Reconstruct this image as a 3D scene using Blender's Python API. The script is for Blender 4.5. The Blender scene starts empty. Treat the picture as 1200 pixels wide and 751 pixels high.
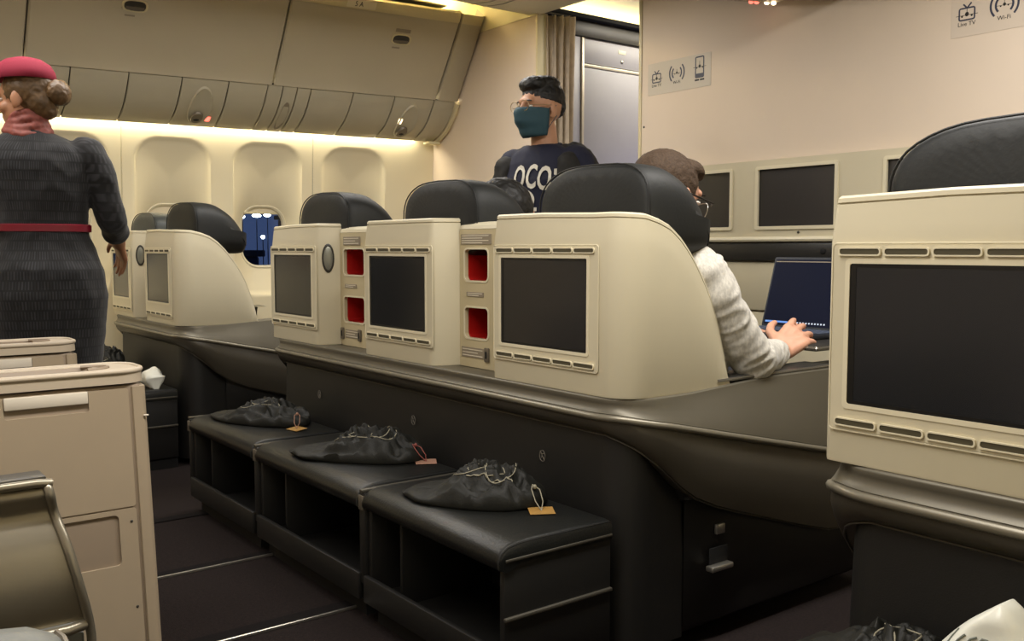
import bpy, bmesh, math, random
from mathutils import Vector, Matrix, noise, Euler
from mathutils.bvhtree import BVHTree

R = math.radians
S = bpy.context.scene
COL = S.collection

# ------------------------------------------------------------------ camera
CAM_H = .98
F_PX = 1095.0
YAW = R(52.4)
PITCH = math.atan((375.5 - 291) / F_PX)
cam = bpy.data.objects.new('camera', bpy.data.cameras.new('camera'))
COL.objects.link(cam)
cam.location = (0, 0, CAM_H)
cam.rotation_euler = (R(90) - PITCH, 0, YAW)
cam.data.sensor_width = 36
cam.data.lens = F_PX * 36 / 1200
cam.data.clip_start = .02
S.camera = cam

# ------------------------------------------------------------------ world (night outside)
w = bpy.data.worlds.new('night'); S.world = w; w.use_nodes = True
bg = w.node_tree.nodes['Background']
bg.inputs[0].default_value = (.075, .115, .25, 1)
bg.inputs[1].default_value = .55

# ------------------------------------------------------------------ view
S.view_settings.view_transform = 'Standard'
S.view_settings.look = 'None'
S.view_settings.gamma = 1
S.view_settings.use_curve_mapping = False
S.view_settings.exposure = 0.12

# ------------------------------------------------------------------ cabin ceiling lamps
def area(name, loc, sx, sy, power, col, rot=(0, 0, 0)):
    l = bpy.data.lights.new(name, 'AREA'); l.shape = 'RECTANGLE'
    l.size = sx; l.size_y = sy; l.energy = power; l.color = col
    o = bpy.data.objects.new(name, l); COL.objects.link(o)
    o.location = loc; o.rotation_euler = rot
    return o
WARM = (1, .955, .90)
area('aisle_ceiling_lamp', (-3.75, 1.2, 2.25), .35, 3.6, 48, WARM)
area('aisle_ceiling_lamp', (-1.1, 1.2, 2.25), .35, 3.6, 75, WARM)
area('galley_ceiling_lamp', (-3.75, 4.3, 2.36), .3, 1.0, 9, (1, .93, .85))
area('galley_accent_lamp', (-3.55, 4.5, .9), .25, .5, 7, (.35, .42, 1), (0, R(90), 0))

# ================================================================== materials
def lin(c):
    return tuple((v / 12.92 if v <= .04045 else ((v + .055) / 1.055) ** 2.4) for v in c)
def hexc(h):
    return lin(tuple(int(h[i:i + 2], 16) / 255 for i in (0, 2, 4)))
M = {}
def mat(name, col, rough=.5, metal=0, var=0, vscale=8, bump=0, bscale=200, spec=.5, emit=None, estr=0, sheen=0, coat=0):
    m = bpy.data.materials.new(name); m.use_nodes = True
    nt = m.node_tree; b = nt.nodes['Principled BSDF']
    c = hexc(col) if isinstance(col, str) else col
    b.inputs['Base Color'].default_value = (*c, 1)
    b.inputs['Roughness'].default_value = rough
    b.inputs['Metallic'].default_value = metal
    b.inputs['Specular IOR Level'].default_value = spec
    if sheen: b.inputs['Sheen Weight'].default_value = sheen
    if coat: b.inputs['Coat Weight'].default_value = coat
    if emit:
        b.inputs['Emission Color'].default_value = (*emit, 1); b.inputs['Emission Strength'].default_value = estr
    tc = None
    if var or bump:
        tc = nt.nodes.new('ShaderNodeTexCoord')
    if var:
        n = nt.nodes.new('ShaderNodeTexNoise'); n.inputs['Scale'].default_value = vscale; n.inputs['Detail'].default_value = 4
        nt.links.new(tc.outputs['Object'], n.inputs['Vector'])
        r = nt.nodes.new('ShaderNodeMapRange')
        r.inputs['From Min'].default_value = .3; r.inputs['From Max'].default_value = .7
        r.inputs['To Min'].default_value = 1 - var; r.inputs['To Max'].default_value = 1 + var
        nt.links.new(n.outputs['Fac'], r.inputs['Value'])
        mx = nt.nodes.new('ShaderNodeMix'); mx.data_type = 'RGBA'; mx.blend_type = 'MULTIPLY'; mx.inputs[0].default_value = 1
        mx.inputs[6].default_value = (*c, 1)
        nt.links.new(r.outputs[0], mx.inputs[7]); nt.links.new(mx.outputs[2], b.inputs['Base Color'])
    if bump:
        n2 = nt.nodes.new('ShaderNodeTexNoise'); n2.inputs['Scale'].default_value = bscale; n2.inputs['Detail'].default_value = 3
        nt.links.new(tc.outputs['Object'], n2.inputs['Vector'])
        bp = nt.nodes.new('ShaderNodeBump'); bp.inputs['Strength'].default_value = bump; bp.inputs['Distance'].default_value = .002
        nt.links.new(n2.outputs['Fac'], bp.inputs['Height']); nt.links.new(bp.outputs[0], b.inputs['Normal'])
    M[name] = m
    return m

mat('shell', 'cdc4a9', .42, var=.02, vscale=5)
mat('shell_light', 'ddd4b8', .38)
mat('console_beige', 'c2b592', .45, var=.02)
mat('bulkhead', 'd9c9b6', .55, var=.025, vscale=2)
mat('sidewall', 'e3d8b8', .5, var=.015, vscale=3)
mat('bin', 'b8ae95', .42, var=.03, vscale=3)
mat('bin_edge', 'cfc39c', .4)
mat('psu', 'b3ab94', .45, var=.02)
mat('ceiling', 'e6dcb4', .55)
mat('ledge', '676255', .42, metal=.4, var=.04, vscale=4)
mat('bead', '7d7768', .35, metal=.4)
mat('fairing', '4e493f', .4, metal=.25, var=.04)
mat('black_plastic', '161513', .5, var=.06, vscale=6, bump=.15, bscale=400)
mat('black_gap', '060606', .8)
mat('leather', '131412', .38, var=.1, vscale=14, bump=.35, bscale=160)
mat('leather_soft', '141615', .6, var=.06, vscale=10, bump=.2, bscale=120)
mat('leather_grey', '3c403e', .5, var=.06, vscale=10, bump=.2, bscale=120)
mat('piping', '101110', .6)
mat('dull_strip', '57534a', .4, metal=.5)
mat('mark_grey', '6a655c', .6)
mat('carpet', '221c1b', .95, var=.25, vscale=120, bump=.8, bscale=350, spec=.1)
mat('carpet_strip', '181515', .95, bump=.5, bscale=350, spec=.1)
mat('track_metal', 'b9b5aa', .3, metal=.9)
mat('monitor', '33302e', .28, spec=.6)
mat('screen', '171a1f', .2, spec=.55)
mat('screen_rim', '050505', .4)
mat('vent_dark', '4a4430', .7)
mat('red_cubby', 'a8120c', .5)
mat('plate_text', '8d8270', .5)
mat('print_line', 'ded6c2', .5)
mat('socket', '6f675a', .4, metal=.3)
mat('badge', '8a8b80', .35, metal=.5)
mat('badge_rim', '35332c', .4)
mat('console_tan', 'a5957e', .42, var=.02)
mat('console_lid', 'bcae99', .4)
mat('console_recess', '8f7f6c', .5)
mat('handle_white', 'd6cdbd', .35)
mat('closet_grey', '99979a', .4, var=.02)
mat('closet_trim', 'c5bca8', .35, metal=.3)
mat('dark_rail', '38342c', .4)
mat('curtain', 'b3a48f', .9, var=.1, vscale=30, bump=.4, bscale=300)
mat('sticker', 'c9c0b0', .45)
mat('sticker_clear', 'd5c7b6', .35)
mat('ink_navy', '34384c', .5)
mat('ink_black', '17150f', .5)
mat('skin_f', 'b07e5e', .5, var=.05, vscale=20)
mat('skin_m', 'b98a6c', .5, var=.06, vscale=25)
mat('skin_pale', 'cf9b80', .5, var=.08, vscale=30)
mat('hair_black', '0b0a09', .55, bump=.8, bscale=120)
mat('hair_brown', '5c452a', .45, var=.35, vscale=40, bump=.8, bscale=90)
mat('hair_greybrown', '46372a', .75, var=.3, vscale=220, bump=1, bscale=220, spec=.25)
mat('hat_red', '800e2c', .85, bump=.3, bscale=500)
mat('scarf', '86453c', .6, var=.25, vscale=60)
mat('belt', '7a1026', .35)
mat('navy_shirt', '10132a', .85, bump=.3, bscale=300)
mat('jacket', '191714', .8, var=.8, vscale=22, bump=.3, bscale=200)
mat('trousers', '20222a', .85, bump=.3)
mat('mask', '2b4a55', .75, bump=.2, bscale=300)
mat('white_print', 'cfcabc', .6)
mat('metal_thin', 'b8a184', .3, metal=.8)
mat('frame_black', '0c0c0c', .3)
mat('eye_white', 'd8d2c8', .3)
mat('eye_dark', '1a100a', .2)
mat('laptop', '2d3036', .4, metal=.4)
mat('laptop_key', '3d4658', .45)
mat('tray', '2b2a28', .35)
mat('tray_edge', '9a968c', .25, metal=.8)
mat('pouch', '151510', .6, spec=.35, var=.12, vscale=12, bump=.3, bscale=250)
mat('cord', '8f8975', .6)
mat('tag', '9c7638', .7, var=.1, vscale=60)
mat('tag_pink', '96705c', .7)
mat('plastic_white', 'dcdcd0', .35, var=.04, vscale=20)
mat('print_grey', '6f756c', .6)
mat('print_green', '1f6b4c', .5)
mat('silver_panel', '8c8575', .3, metal=.6, var=.04)
mat('arm_grey', '686a66', .45, bump=.15)
mat('shoe', '0a0a0a', .3)
mat('stocking', '4b3a33', .5)
mat('apron', '17202e', .9)
mat('building', '1a2740', .9)
mat('win_shade', 'd8ccae', .55)
mat('pale_blue', '8f9bb0', .8)
mat('red_lit', '3a0c08', .4, emit=(1, .12, .08), estr=3)
mat('warm_lit', '3a2c18', .4, emit=(1, .75, .45), estr=5)
mat('strip_light', 'fff0c8', .4, emit=(1, .89, .64), estr=44)
mat('far_lamp', 'ffffff', .4, emit=(.85, .95, 1), estr=14)
mat('ceil_lit', 'fff4cc', .5, emit=(1, .91, .66), estr=7)
mat('bar_blue', '3b68b0', .4, emit=(.2, .4, .9), estr=.5)
mat('screen_on', '070a18', .5, spec=.1, emit=(.02, .03, .10), estr=.10)
mat('icon_white', 'b8c0d0', .4, emit=(.6, .7, .9), estr=.35)

# knit shirt of the seated man: heather grey
def heather(name, col, amp, scale):
    m = mat(name, col, .9, bump=.35, bscale=220, sheen=.2)
    nt = m.node_tree; b = nt.nodes['Principled BSDF']
    tc = nt.nodes.new('ShaderNodeTexCoord'); n = nt.nodes.new('ShaderNodeTexNoise')
    n.inputs['Scale'].default_value = scale; n.inputs['Detail'].default_value = 6
    mp = nt.nodes.new('ShaderNodeMapping'); mp.inputs['Scale'].default_value = (1, 1, .45)
    nt.links.new(tc.outputs['Object'], mp.inputs[0]); nt.links.new(mp.outputs[0], n.inputs['Vector'])
    cr = nt.nodes.new('ShaderNodeValToRGB'); c = hexc(col)
    cr.color_ramp.elements[0].position = .35; cr.color_ramp.elements[1].position = .65
    cr.color_ramp.elements[0].color = (*[v * (1 - amp) for v in c], 1); cr.color_ramp.elements[1].color = (*[min(1, v * (1 + amp)) for v in c], 1)
    nt.links.new(n.outputs['Fac'], cr.inputs[0]); nt.links.new(cr.outputs[0], b.inputs['Base Color'])
heather('heather_grey', 'c6c2b8', .16, 160)

# dress weave: charcoal with rows of short lighter dashes
def dress_mat():
    m = mat('dress', '1d1d20', .85, sheen=.15)
    nt = m.node_tree; b = nt.nodes['Principled BSDF']
    tc = nt.nodes.new('ShaderNodeTexCoord')
    br = nt.nodes.new('ShaderNodeTexBrick')
    mp = nt.nodes.new('ShaderNodeMapping'); mp.inputs['Rotation'].default_value = (R(90), 0, 0)
    sp = nt.nodes.new('ShaderNodeSeparateXYZ'); nt.links.new(tc.outputs['Object'], sp.inputs[0])
    at = nt.nodes.new('ShaderNodeMath'); at.operation = 'ARCTAN2'
    nt.links.new(sp.outputs[1], at.inputs[0]); nt.links.new(sp.outputs[0], at.inputs[1])
    mu = nt.nodes.new('ShaderNodeMath'); mu.operation = 'MULTIPLY'; mu.inputs[1].default_value = .2
    nt.links.new(at.outputs[0], mu.inputs[0])
    cb = nt.nodes.new('ShaderNodeCombineXYZ'); nt.links.new(mu.outputs[0], cb.inputs[0]); nt.links.new(sp.outputs[2], cb.inputs[1])
    nt.links.new(cb.outputs[0], br.inputs['Vector'])
    br.inputs['Scale'].default_value = 1; br.inputs['Brick Width'].default_value = .0125; br.inputs['Row Height'].default_value = .036
    br.inputs['Mortar Size'].default_value = .0050; br.inputs['Mortar Smooth'].default_value = .6
    br.offset = .5
    br.inputs['Color1'].default_value = (*hexc('2f2f33'), 1); br.inputs['Color2'].default_value = (*hexc('1a1a1d'), 1)
    br.inputs['Mortar'].default_value = (*hexc('0d0d0f'), 1)
    nt.links.new(br.outputs['Color'], b.inputs['Base Color'])
dress_mat()

def glass_mat():
    m = bpy.data.materials.new('pane_glass'); m.use_nodes = True; nt = m.node_tree
    nt.nodes.remove(nt.nodes['Principled BSDF']); out = nt.nodes['Material Output']
    t = nt.nodes.new('ShaderNodeBsdfTransparent'); t.inputs[0].default_value = (.78, .86, .95, 1)
    g = nt.nodes.new('ShaderNodeBsdfGlossy'); g.inputs['Roughness'].default_value = .08
    mx = nt.nodes.new('ShaderNodeMixShader'); mx.inputs[0].default_value = .07
    nt.links.new(t.outputs[0], mx.inputs[1]); nt.links.new(g.outputs[0], mx.inputs[2]); nt.links.new(mx.outputs[0], out.inputs[0])
    M['pane_glass'] = m
    m2 = m.copy(); m2.name = 'lens_glass'; M['lens_glass'] = m2
    for n in m2.node_tree.nodes:
        if n.type == 'BSDF_TRANSPARENT': n.inputs[0].default_value = (.95, .95, .95, 1)
glass_mat()

# ================================================================== mesh helpers
def origin_of(o):
    v = Vector((0, 0, 0))
    while o is not None:
        v += o.location; o = o.parent
    return v

def tag(o, label=None, cat=None, group=None, kind=None):
    if label: o['label'] = label
    if cat: o['category'] = cat
    if group: o['group'] = group
    if kind: o['kind'] = kind
    return o

def empty(name, loc, label=None, cat=None, group=None, kind=None):
    o = bpy.data.objects.new(name, None); COL.objects.link(o)
    o.location = loc; o.empty_display_size = .1
    return tag(o, label, cat, group, kind)

def finish(name, me, material, parent=None, smooth=35, base=None):
    """mesh in world coordinates -> object (shifted to its parent's or its own base)"""
    if isinstance(material, str): material = M[material]
    if material is not None and not me.materials: me.materials.append(material)
    if smooth:
        for p in me.polygons: p.use_smooth = True
        if smooth < 180: me.set_sharp_from_angle(angle=R(smooth))
    o = bpy.data.objects.new(name, me); COL.objects.link(o)
    if parent is not None:
        me.transform(Matrix.Translation(-origin_of(parent))); o.parent = parent
    elif base is not None:
        me.transform(Matrix.Translation(-Vector(base))); o.location = base
    return o

def share(src, name, parent, loc):
    """another object on the same mesh data, loc in world"""
    o = bpy.data.objects.new(name, src.data); COL.objects.link(o)
    o.parent = parent; o.location = Vector(loc) - origin_of(parent)
    return o

class G:
    """geometry collector"""
    def __init__(s): s.v = []; s.f = []
    def add(s, v, f):
        n = len(s.v); s.v += [tuple(p) for p in v]; s.f += [[i + n for i in q] for q in f]; return s
    def mesh(s, name, merge=0):
        me = bpy.data.meshes.new(name); me.from_pydata(s.v, [], s.f)
        bm = bmesh.new(); bm.from_mesh(me)
        if merge: bmesh.ops.remove_doubles(bm, verts=bm.verts, dist=merge)
        bmesh.ops.recalc_face_normals(bm, faces=bm.faces)
        bm.to_mesh(me); bm.free(); return me
    def obj(s, name, material, parent=None, smooth=35, base=None, merge=0):
        return finish(name, s.mesh(name, merge), material, parent, smooth, base)
    # ---- shapes
    def grid(s, rows, closed_u=False, closed_v=False, cap=False):
        nu, nv = len(rows), len(rows[0]); v = [p for r_ in rows for p in r_]; f = []
        for i in range(nu if closed_u else nu - 1):
            for j in range(nv if closed_v else nv - 1):
                a = i * nv + j; b = i * nv + (j + 1) % nv; c = ((i + 1) % nu) * nv + (j + 1) % nv; d = ((i + 1) % nu) * nv + j
                f.append([a, b, c, d])
        if cap and closed_v:
            f.append(list(range(nv))[::-1]); f.append([(nu - 1) * nv + j for j in range(nv)])
        return s.add(v, f)
    def tube(s, path, r, n=8, closed=False, flat=1.0):
        P = [Vector(p) for p in path]; m = len(P); rows = []
        up = Vector((0, 0, 1)); prev = None
        for i in range(m):
            t = (P[(i + 1) % m] - P[i - 1]) if closed else (P[min(i + 1, m - 1)] - P[max(i - 1, 0)])
            t.normalize()
            if prev is None:
                a = t.cross(up)
                if a.length < 1e-3: a = t.cross(Vector((1, 0, 0)))
            else:
                a = prev - t * prev.dot(t)
            a.normalize(); prev = a; b = t.cross(a)
            rr = r[i] if isinstance(r, (list, tuple)) else r
            rows.append([P[i] + a * rr * math.cos(q) + b * rr * flat * math.sin(q) for q in [2 * math.pi * k / n for k in range(n)]])
        return s.grid(rows, closed_u=closed, closed_v=True, cap=not closed)
    def rbox(s, lo, hi, r=.005, seg=2, rot=None, pivot=None):
        lo = Vector(lo); hi = Vector(hi); c = (lo + hi) / 2; d = hi - lo
        bm = bmesh.new(); bmesh.ops.create_cube(bm, size=1)
        for v in bm.verts: v.co = Vector((v.co.x * d.x, v.co.y * d.y, v.co.z * d.z))
        if r > 0: bmesh.ops.bevel(bm, geom=bm.edges[:], offset=min(r, min(d) * .49), segments=seg, affect='EDGES', profile=.5)
        for v in bm.verts:
            p = v.co + c
            if rot is not None:
                pv = Vector(pivot) if pivot else c
                p = rot @ (p - pv) + pv
            v.co = p
        bm.verts.index_update()
        s.add([v.co.copy() for v in bm.verts], [[v.index for v in f.verts] for f in bm.faces]); bm.free(); return s
    def ell(s, c, r, rot=None, n=20, m=12):
        c = Vector(c); rows = []
        for i in range(m + 1):
            a = -math.pi / 2 + math.pi * i / m
            a = max(-math.pi / 2 + .02, min(math.pi / 2 - .02, a)); row = []
            for k in range(n):
                t = 2 * math.pi * k / n
                p = Vector((r[0] * math.cos(a) * math.cos(t), r[1] * math.cos(a) * math.sin(t), r[2] * math.sin(a)))
                if rot is not None: p = rot @ p
                row.append(c + p)
            rows.append(row)
        return s.grid(rows, closed_v=True, cap=True)
    def cap(s, p0, p1, r0, r1, n=16):
        p0 = Vector(p0); p1 = Vector(p1); t = (p1 - p0)
        L = t.length
        if L < 1e-6: return s.ell(p0, (r0,) * 3)
        t /= L
        a = t.cross(Vector((0, 0, 1)))
        if a.length < 1e-3: a = t.cross(Vector((1, 0, 0)))
        a.normalize(); b = t.cross(a); rows = []
        for q in (-89, -60, -30, 0):
            rows.append((p0 + t * r0 * math.sin(R(q)), r0 * math.cos(R(q))))
        for q in (0, 30, 60, 89):
            rows.append((p1 + t * r1 * math.sin(R(q)), r1 * math.cos(R(q))))
        g = [[c + a * rr * math.cos(2 * math.pi * k / n) + b * rr * math.sin(2 * math.pi * k / n) for k in range(n)] for c, rr in rows]
        return s.grid(g, closed_v=True, cap=True)
    def chain(s, pts, rad):
        for i in range(len(pts) - 1): s.cap(pts[i], pts[i + 1], rad[i], rad[i + 1])
        return s
    def loft(s, rings, n=28, power=2.0):
        rows = []
        for (z, cx, cy, rx, ry) in rings:
            row = []
            for k in range(n):
                t = 2 * math.pi * k / n; c, q = math.cos(t), math.sin(t)
                c = math.copysign(abs(c) ** (2 / power), c); q = math.copysign(abs(q) ** (2 / power), q)
                row.append(Vector((cx + rx * c, cy + ry * q, z)))
            rows.append(row)
        return s.grid(rows, closed_v=True, cap=True)

def rr(w_, h_, r, cx=0, cz=0, n=5):
    """rounded rectangle outline"""
    pts = []
    for (sx, sz, a0) in ((1, 1, 0), (-1, 1, 90), (-1, -1, 180), (1, -1, 270)):
        for k in range(n + 1):
            a = R(a0 + 90 * k / n)
            pts.append((cx + sx * (w_ / 2 - r) + r * math.cos(a), cz + sz * (h_ / 2 - r) + r * math.sin(a)))
    return pts

def plate(outer, holes, t, place):
    """flat plate with holes, in (u,v), thickness t along w; place(u,v,w)->world. Returns G"""
    bm = bmesh.new(); edges = []
    for lp in [outer] + list(holes):
        vs = [bm.verts.new((p[0], p[1], 0)) for p in lp]
        for i in range(len(vs)): edges.append(bm.edges.new((vs[i], vs[(i + 1) % len(vs)])))
    bmesh.ops.triangle_fill(bm, use_beauty=True, use_dissolve=False, edges=edges, normal=(0, 0, 1))
    ext = bmesh.ops.extrude_face_region(bm, geom=bm.faces[:])
    for e in ext['geom']:
        if isinstance(e, bmesh.types.BMVert): e.co.z += t
    bmesh.ops.recalc_face_normals(bm, faces=bm.faces)
    bm.verts.index_update()
    g = G(); g.add([place(*v.co) for v in bm.verts], [[v.index for v in f.verts] for f in bm.faces]); bm.free()
    return g

def remesh(name, g, voxel, smooth_it=6, material=None, parent=None, base=None, dec=None, disp=None, factor=.5):
    me = bpy.data.meshes.new(name + '_src'); me.from_pydata(g.v, [], g.f)
    bm = bmesh.new(); bm.from_mesh(me); bmesh.ops.recalc_face_normals(bm, faces=bm.faces); bm.to_mesh(me); bm.free()
    o = bpy.data.objects.new(name + '_src', me); COL.objects.link(o)
    md = o.modifiers.new('r', 'REMESH'); md.mode = 'VOXEL'; md.voxel_size = voxel
    if smooth_it:
        sm = o.modifiers.new('s', 'SMOOTH'); sm.factor = factor; sm.iterations = smooth_it
    if dec:
        dm = o.modifiers.new('d', 'DECIMATE'); dm.ratio = dec
    dg = bpy.context.evaluated_depsgraph_get(); dg.update()
    out = bpy.data.meshes.new_from_object(o.evaluated_get(dg)); out.name = name
    bpy.data.objects.remove(o); bpy.data.meshes.remove(me)
    out.materials.clear()
    if disp:
        vn = [v.normal.copy() for v in out.vertices]
        for v, n in zip(out.vertices, vn): v.co += n * disp(v.co)
    return finish(name, out, material, parent, 180, base)

def text_geo(txt, size, extrude=.0004, align='CENTER', bold=0):
    c = bpy.data.curves.new('t', 'FONT'); c.body = txt; c.size = size; c.extrude = extrude; c.align_x = align; c.align_y = 'CENTER'
    c.resolution_u = 3; c.offset = bold
    o = bpy.data.objects.new('t', c); COL.objects.link(o)
    dg = bpy.context.evaluated_depsgraph_get(); dg.update()
    me = bpy.data.meshes.new_from_object(o.evaluated_get(dg))
    v = [tuple(p.co) for p in me.vertices]; f = [list(p.vertices) for p in me.polygons]
    bpy.data.objects.remove(o); bpy.data.curves.remove(c); bpy.data.meshes.remove(me)
    return v, f

# ================================================================== the setting
WT = .11                                                  # the hull narrows towards the nose
def wx(y, o=0): return -5.2 + o + WT * (y - 3.365)
FWD = Vector((WT, 1, 0)).normalized()

# floor with seat tracks
g = G(); g.rbox((-5.6, -1.4, -.05), (.8, 6, 0), 0)
floor = g.obj('floor', 'carpet'); tag(floor, 'dark speckled carpet floor of the cabin', kind='structure')
# tracks run fore and aft; the bright metal lip shows in the aisle
for i, (x, wd, mm) in enumerate(((-3.395, .04, 'carpet_strip'), (-3.37, .005, 'carpet_strip'), (-2.81, .05, 'carpet_strip'), (-2.785, .006, 'track_metal'),
                                 (-2.26, .06, 'carpet_strip'), (-2.23, .006, 'track_metal'), (-4.55, .05, 'carpet_strip'), (-.6, .05, 'carpet_strip'))):
    g = G(); g.rbox((x - wd / 2, -1.35, 0), (x + wd / 2, 3.3, .004 if mm == 'carpet_strip' else .008), .001, 1)
    o = g.obj('seat_track' if mm == 'track_metal' else 'track_cover', mm, floor)

# ceiling: low over the aisle, raised bright bay ahead of the curtain
prof = [(-5.3, 2.60), (-4.95, 2.57), (-4.70, 2.50), (-4.52, 2.43), (-4.38, 2.365), (-4.22, 2.295), (-4.05, 2.275), (-3.2, 2.275), (-3.0, 2.40), (-1.95, 2.40), (-1.75, 2.29), (-.9, 2.29), (-.3, 2.36), (.8, 2.41)]
g = G(); g.grid([[(x, y, z + .0) for (x, z) in prof] for y in (-1.4, 3.36)])
g.grid([[(x, y, z + .03) for (x, z) in prof] for y in (-1.4, 3.36)])
g.grid([[(x, 3.36, z + dz) for (x, z) in prof] for dz in (0, .03)])
ceil = g.obj('ceiling', 'ceiling', smooth=30); tag(ceil, 'cream cabin ceiling panels above the aisles', kind='structure')
g = G(); g.rbox((-5.6, 3.38, 2.42), (.8, 6, 2.46), 0); g.obj('ceiling_bay', 'ceiling', ceil)
g = G(); g.rbox((-5.6, 3.36, 2.28), (.8, 3.375, 2.62), 0); g.obj('ceiling_header', 'ceiling', ceil)
# lit cove panel in the forward bay
g = G(); g.rbox((-3.75, 3.9, 2.405), (-3.55, 5.4, 2.418), .004); g.obj('cove_light_panel', 'ceil_lit', ceil)
# seam strips on the ceiling panel near the bins
for y in (2.98, 3.06):
    g = G(); g.tube([(x, y, z - .001) for (x, z) in prof[2:8]], .003, 6); g.obj('ceiling_seam', 'bin', ceil)

# hidden hull around the camera
g = G(); g.rbox((.5, -1.4, 0), (.56, 6, 2.6), 0); tag(g.obj('wall_right', 'sidewall'), 'cream sidewall on the other side of the cabin', kind='structure')
g = G(); g.rbox((-5.8, -1.46, 0), (.56, -1.4, 2.6), 0); tag(g.obj('wall_rear', 'bulkhead'), 'beige wall closing the cabin behind the seats', kind='structure')
g = G(); g.rbox((-5.8, 5.6, 0), (.56, 5.66, 2.7), 0); tag(g.obj('wall_far', 'bulkhead'), 'beige wall far ahead beyond the curtain', kind='structure')

# ---------------- window wall
WIN = [.65, 1.19, 1.735, 2.275, 2.815]
ZC = 1.05
def sd_rr(y, z, hw, hh, r):
    qx = abs(y) - hw + r; qz = abs(z) - hh + r
    return math.hypot(max(qx, 0), max(qz, 0)) + min(max(qx, qz), 0) - r
def lean(z):                                              # the hull curves outwards at the middle
    return -.05 * (1 - ((z - 1.0) / .9) ** 2) + .05 * (1 - (.668 / .9) ** 2) if z < 1.668 else 0
def wall_off(y, z):
    best = 0
    for c in WIN:
        dy = y - c
        if abs(dy) > .26: continue
        d_out = -sd_rr(dy, z - 1.15, .205, .445, .13)     # >0 inside the reveal
        if d_out > 0:
            d_in = max(0, sd_rr(dy, z - ZC, .128, .178, .10))
            t = d_out / (d_out + d_in) if d_in > 0 else 1
            best = .012 * min(1, d_out / .01) + .075 * (t ** 1.15)
    return best
def in_hole(y, z):
    for c in WIN:
        if sd_rr(y - c, z - ZC, .128, .178, .10) < 0: return True
    return False
wl = empty('wall_left', (wx(1), 1, 0), 'cream window sidewall with deep rounded reveals', kind='structure')
for (ya, yb) in ((-1.4, .38), (.385, 1.462), (1.468, 2.545), (2.551, 3.36)):
    ny = int((yb - ya) / (.0105 if ya > 0 else .05)); zs = [0.0] + [.02 * k for k in range(1, 26)] + [.5 + .0117 * k for k in range(1, 101)]
    ys = [ya + (yb - ya) * k / ny for k in range(ny + 1)]
    v = []; f = []; idx = {}
    for i, y in enumerate(ys):
        for j, z in enumerate(zs):
            v.append((wx(y) + lean(z) - wall_off(y, z), y, z))
    nz = len(zs)
    for i in range(ny):
        for j in range(nz - 1):
            cy, cz = (ys[i] + ys[i + 1]) / 2, (zs[j] + zs[j + 1]) / 2
            if not in_hole(cy, cz): f.append([i * nz + j, i * nz + j + 1, (i + 1) * nz + j + 1, (i + 1) * nz + j])
    G().add(v, f).obj('sidewall_panel', 'sidewall', wl, smooth=40)
    if ya > 0:
        g = G(); g.tube([(wx(ya - .003) + lean(z) - .004, ya - .003, z) for z in [.05 * k for k in range(34)]], .004, 6); g.obj('seam_strip', 'bin_edge', wl)
# upper wall behind the bins
g = G(); g.grid([[(wx(y, -.09), y, 1.66), (wx(y, -.05), y, 2.6)] for y in (-1.4, 3.4)]); g.obj('upper_sidewall', 'sidewall', wl)
g = G(); g.grid([[(wx(y, -.35), y, .0), (wx(y, -.35), y, .45)] for y in (-1.4, 3.4)]); g.obj('lower_hull', 'sidewall', wl)

for n, c in enumerate(WIN[1:]):
    wr = empty('window_%d' % (n + 1), (wx(c, -.1), c, ZC), 'oval cabin window with night outside', kind='structure')
    off = -.088 + lean(ZC)
    def ring(hw, hh, r, dep):
        return [Vector((wx(c + p[0], off - dep), c + p[0], ZC + p[1])) for p in rr(hw * 2, hh * 2, r, n=8)]
    g = G(); g.grid([ring(.140, .190, .105, -.010), ring(.133, .183, .102, -.014), ring(.124, .174, .098, -.006), ring(.121, .171, .096, .014)], closed_v=True)
    g.obj('window_frame', 'shell_light', wr)
    P = ring(.126, .176, .098, .012); g = G(); g.add(P, [list(range(len(P)))]); g.obj('pane', 'pane_glass', wr, smooth=0)
    # pull-down shade, showing a band at the top
    dz = [.055, .075, .03, .20][n]
    P2 = [p for p in rr(.248, .348, .098, n=8)]
    top = [(max(-.124, min(.124, a)), b) for a, b in P2 if b > .174 - dz]
    top = sorted([t for t in top if t[0] >= 0], key=lambda t: t[1]) + sorted([t for t in top if t[0] < 0], key=lambda t: -t[1])
    pts = [(.1235, .174 - dz)] + top + [(-.1235, .174 - dz)]
    g = plate(pts, [], .006, lambda u, v_, w_: (wx(c + u, off - .004 - w_), c + u, ZC + v_)); sh = g.obj('shade', 'win_shade', wr)
    g = G(); g.rbox((wx(c, off + .001), c - .12, ZC + .174 - dz - .008), (wx(c, off + .010), c + .12, ZC + .174 - dz + .006), .003); g.obj('shade_pull', 'bin_edge', sh)

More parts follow.
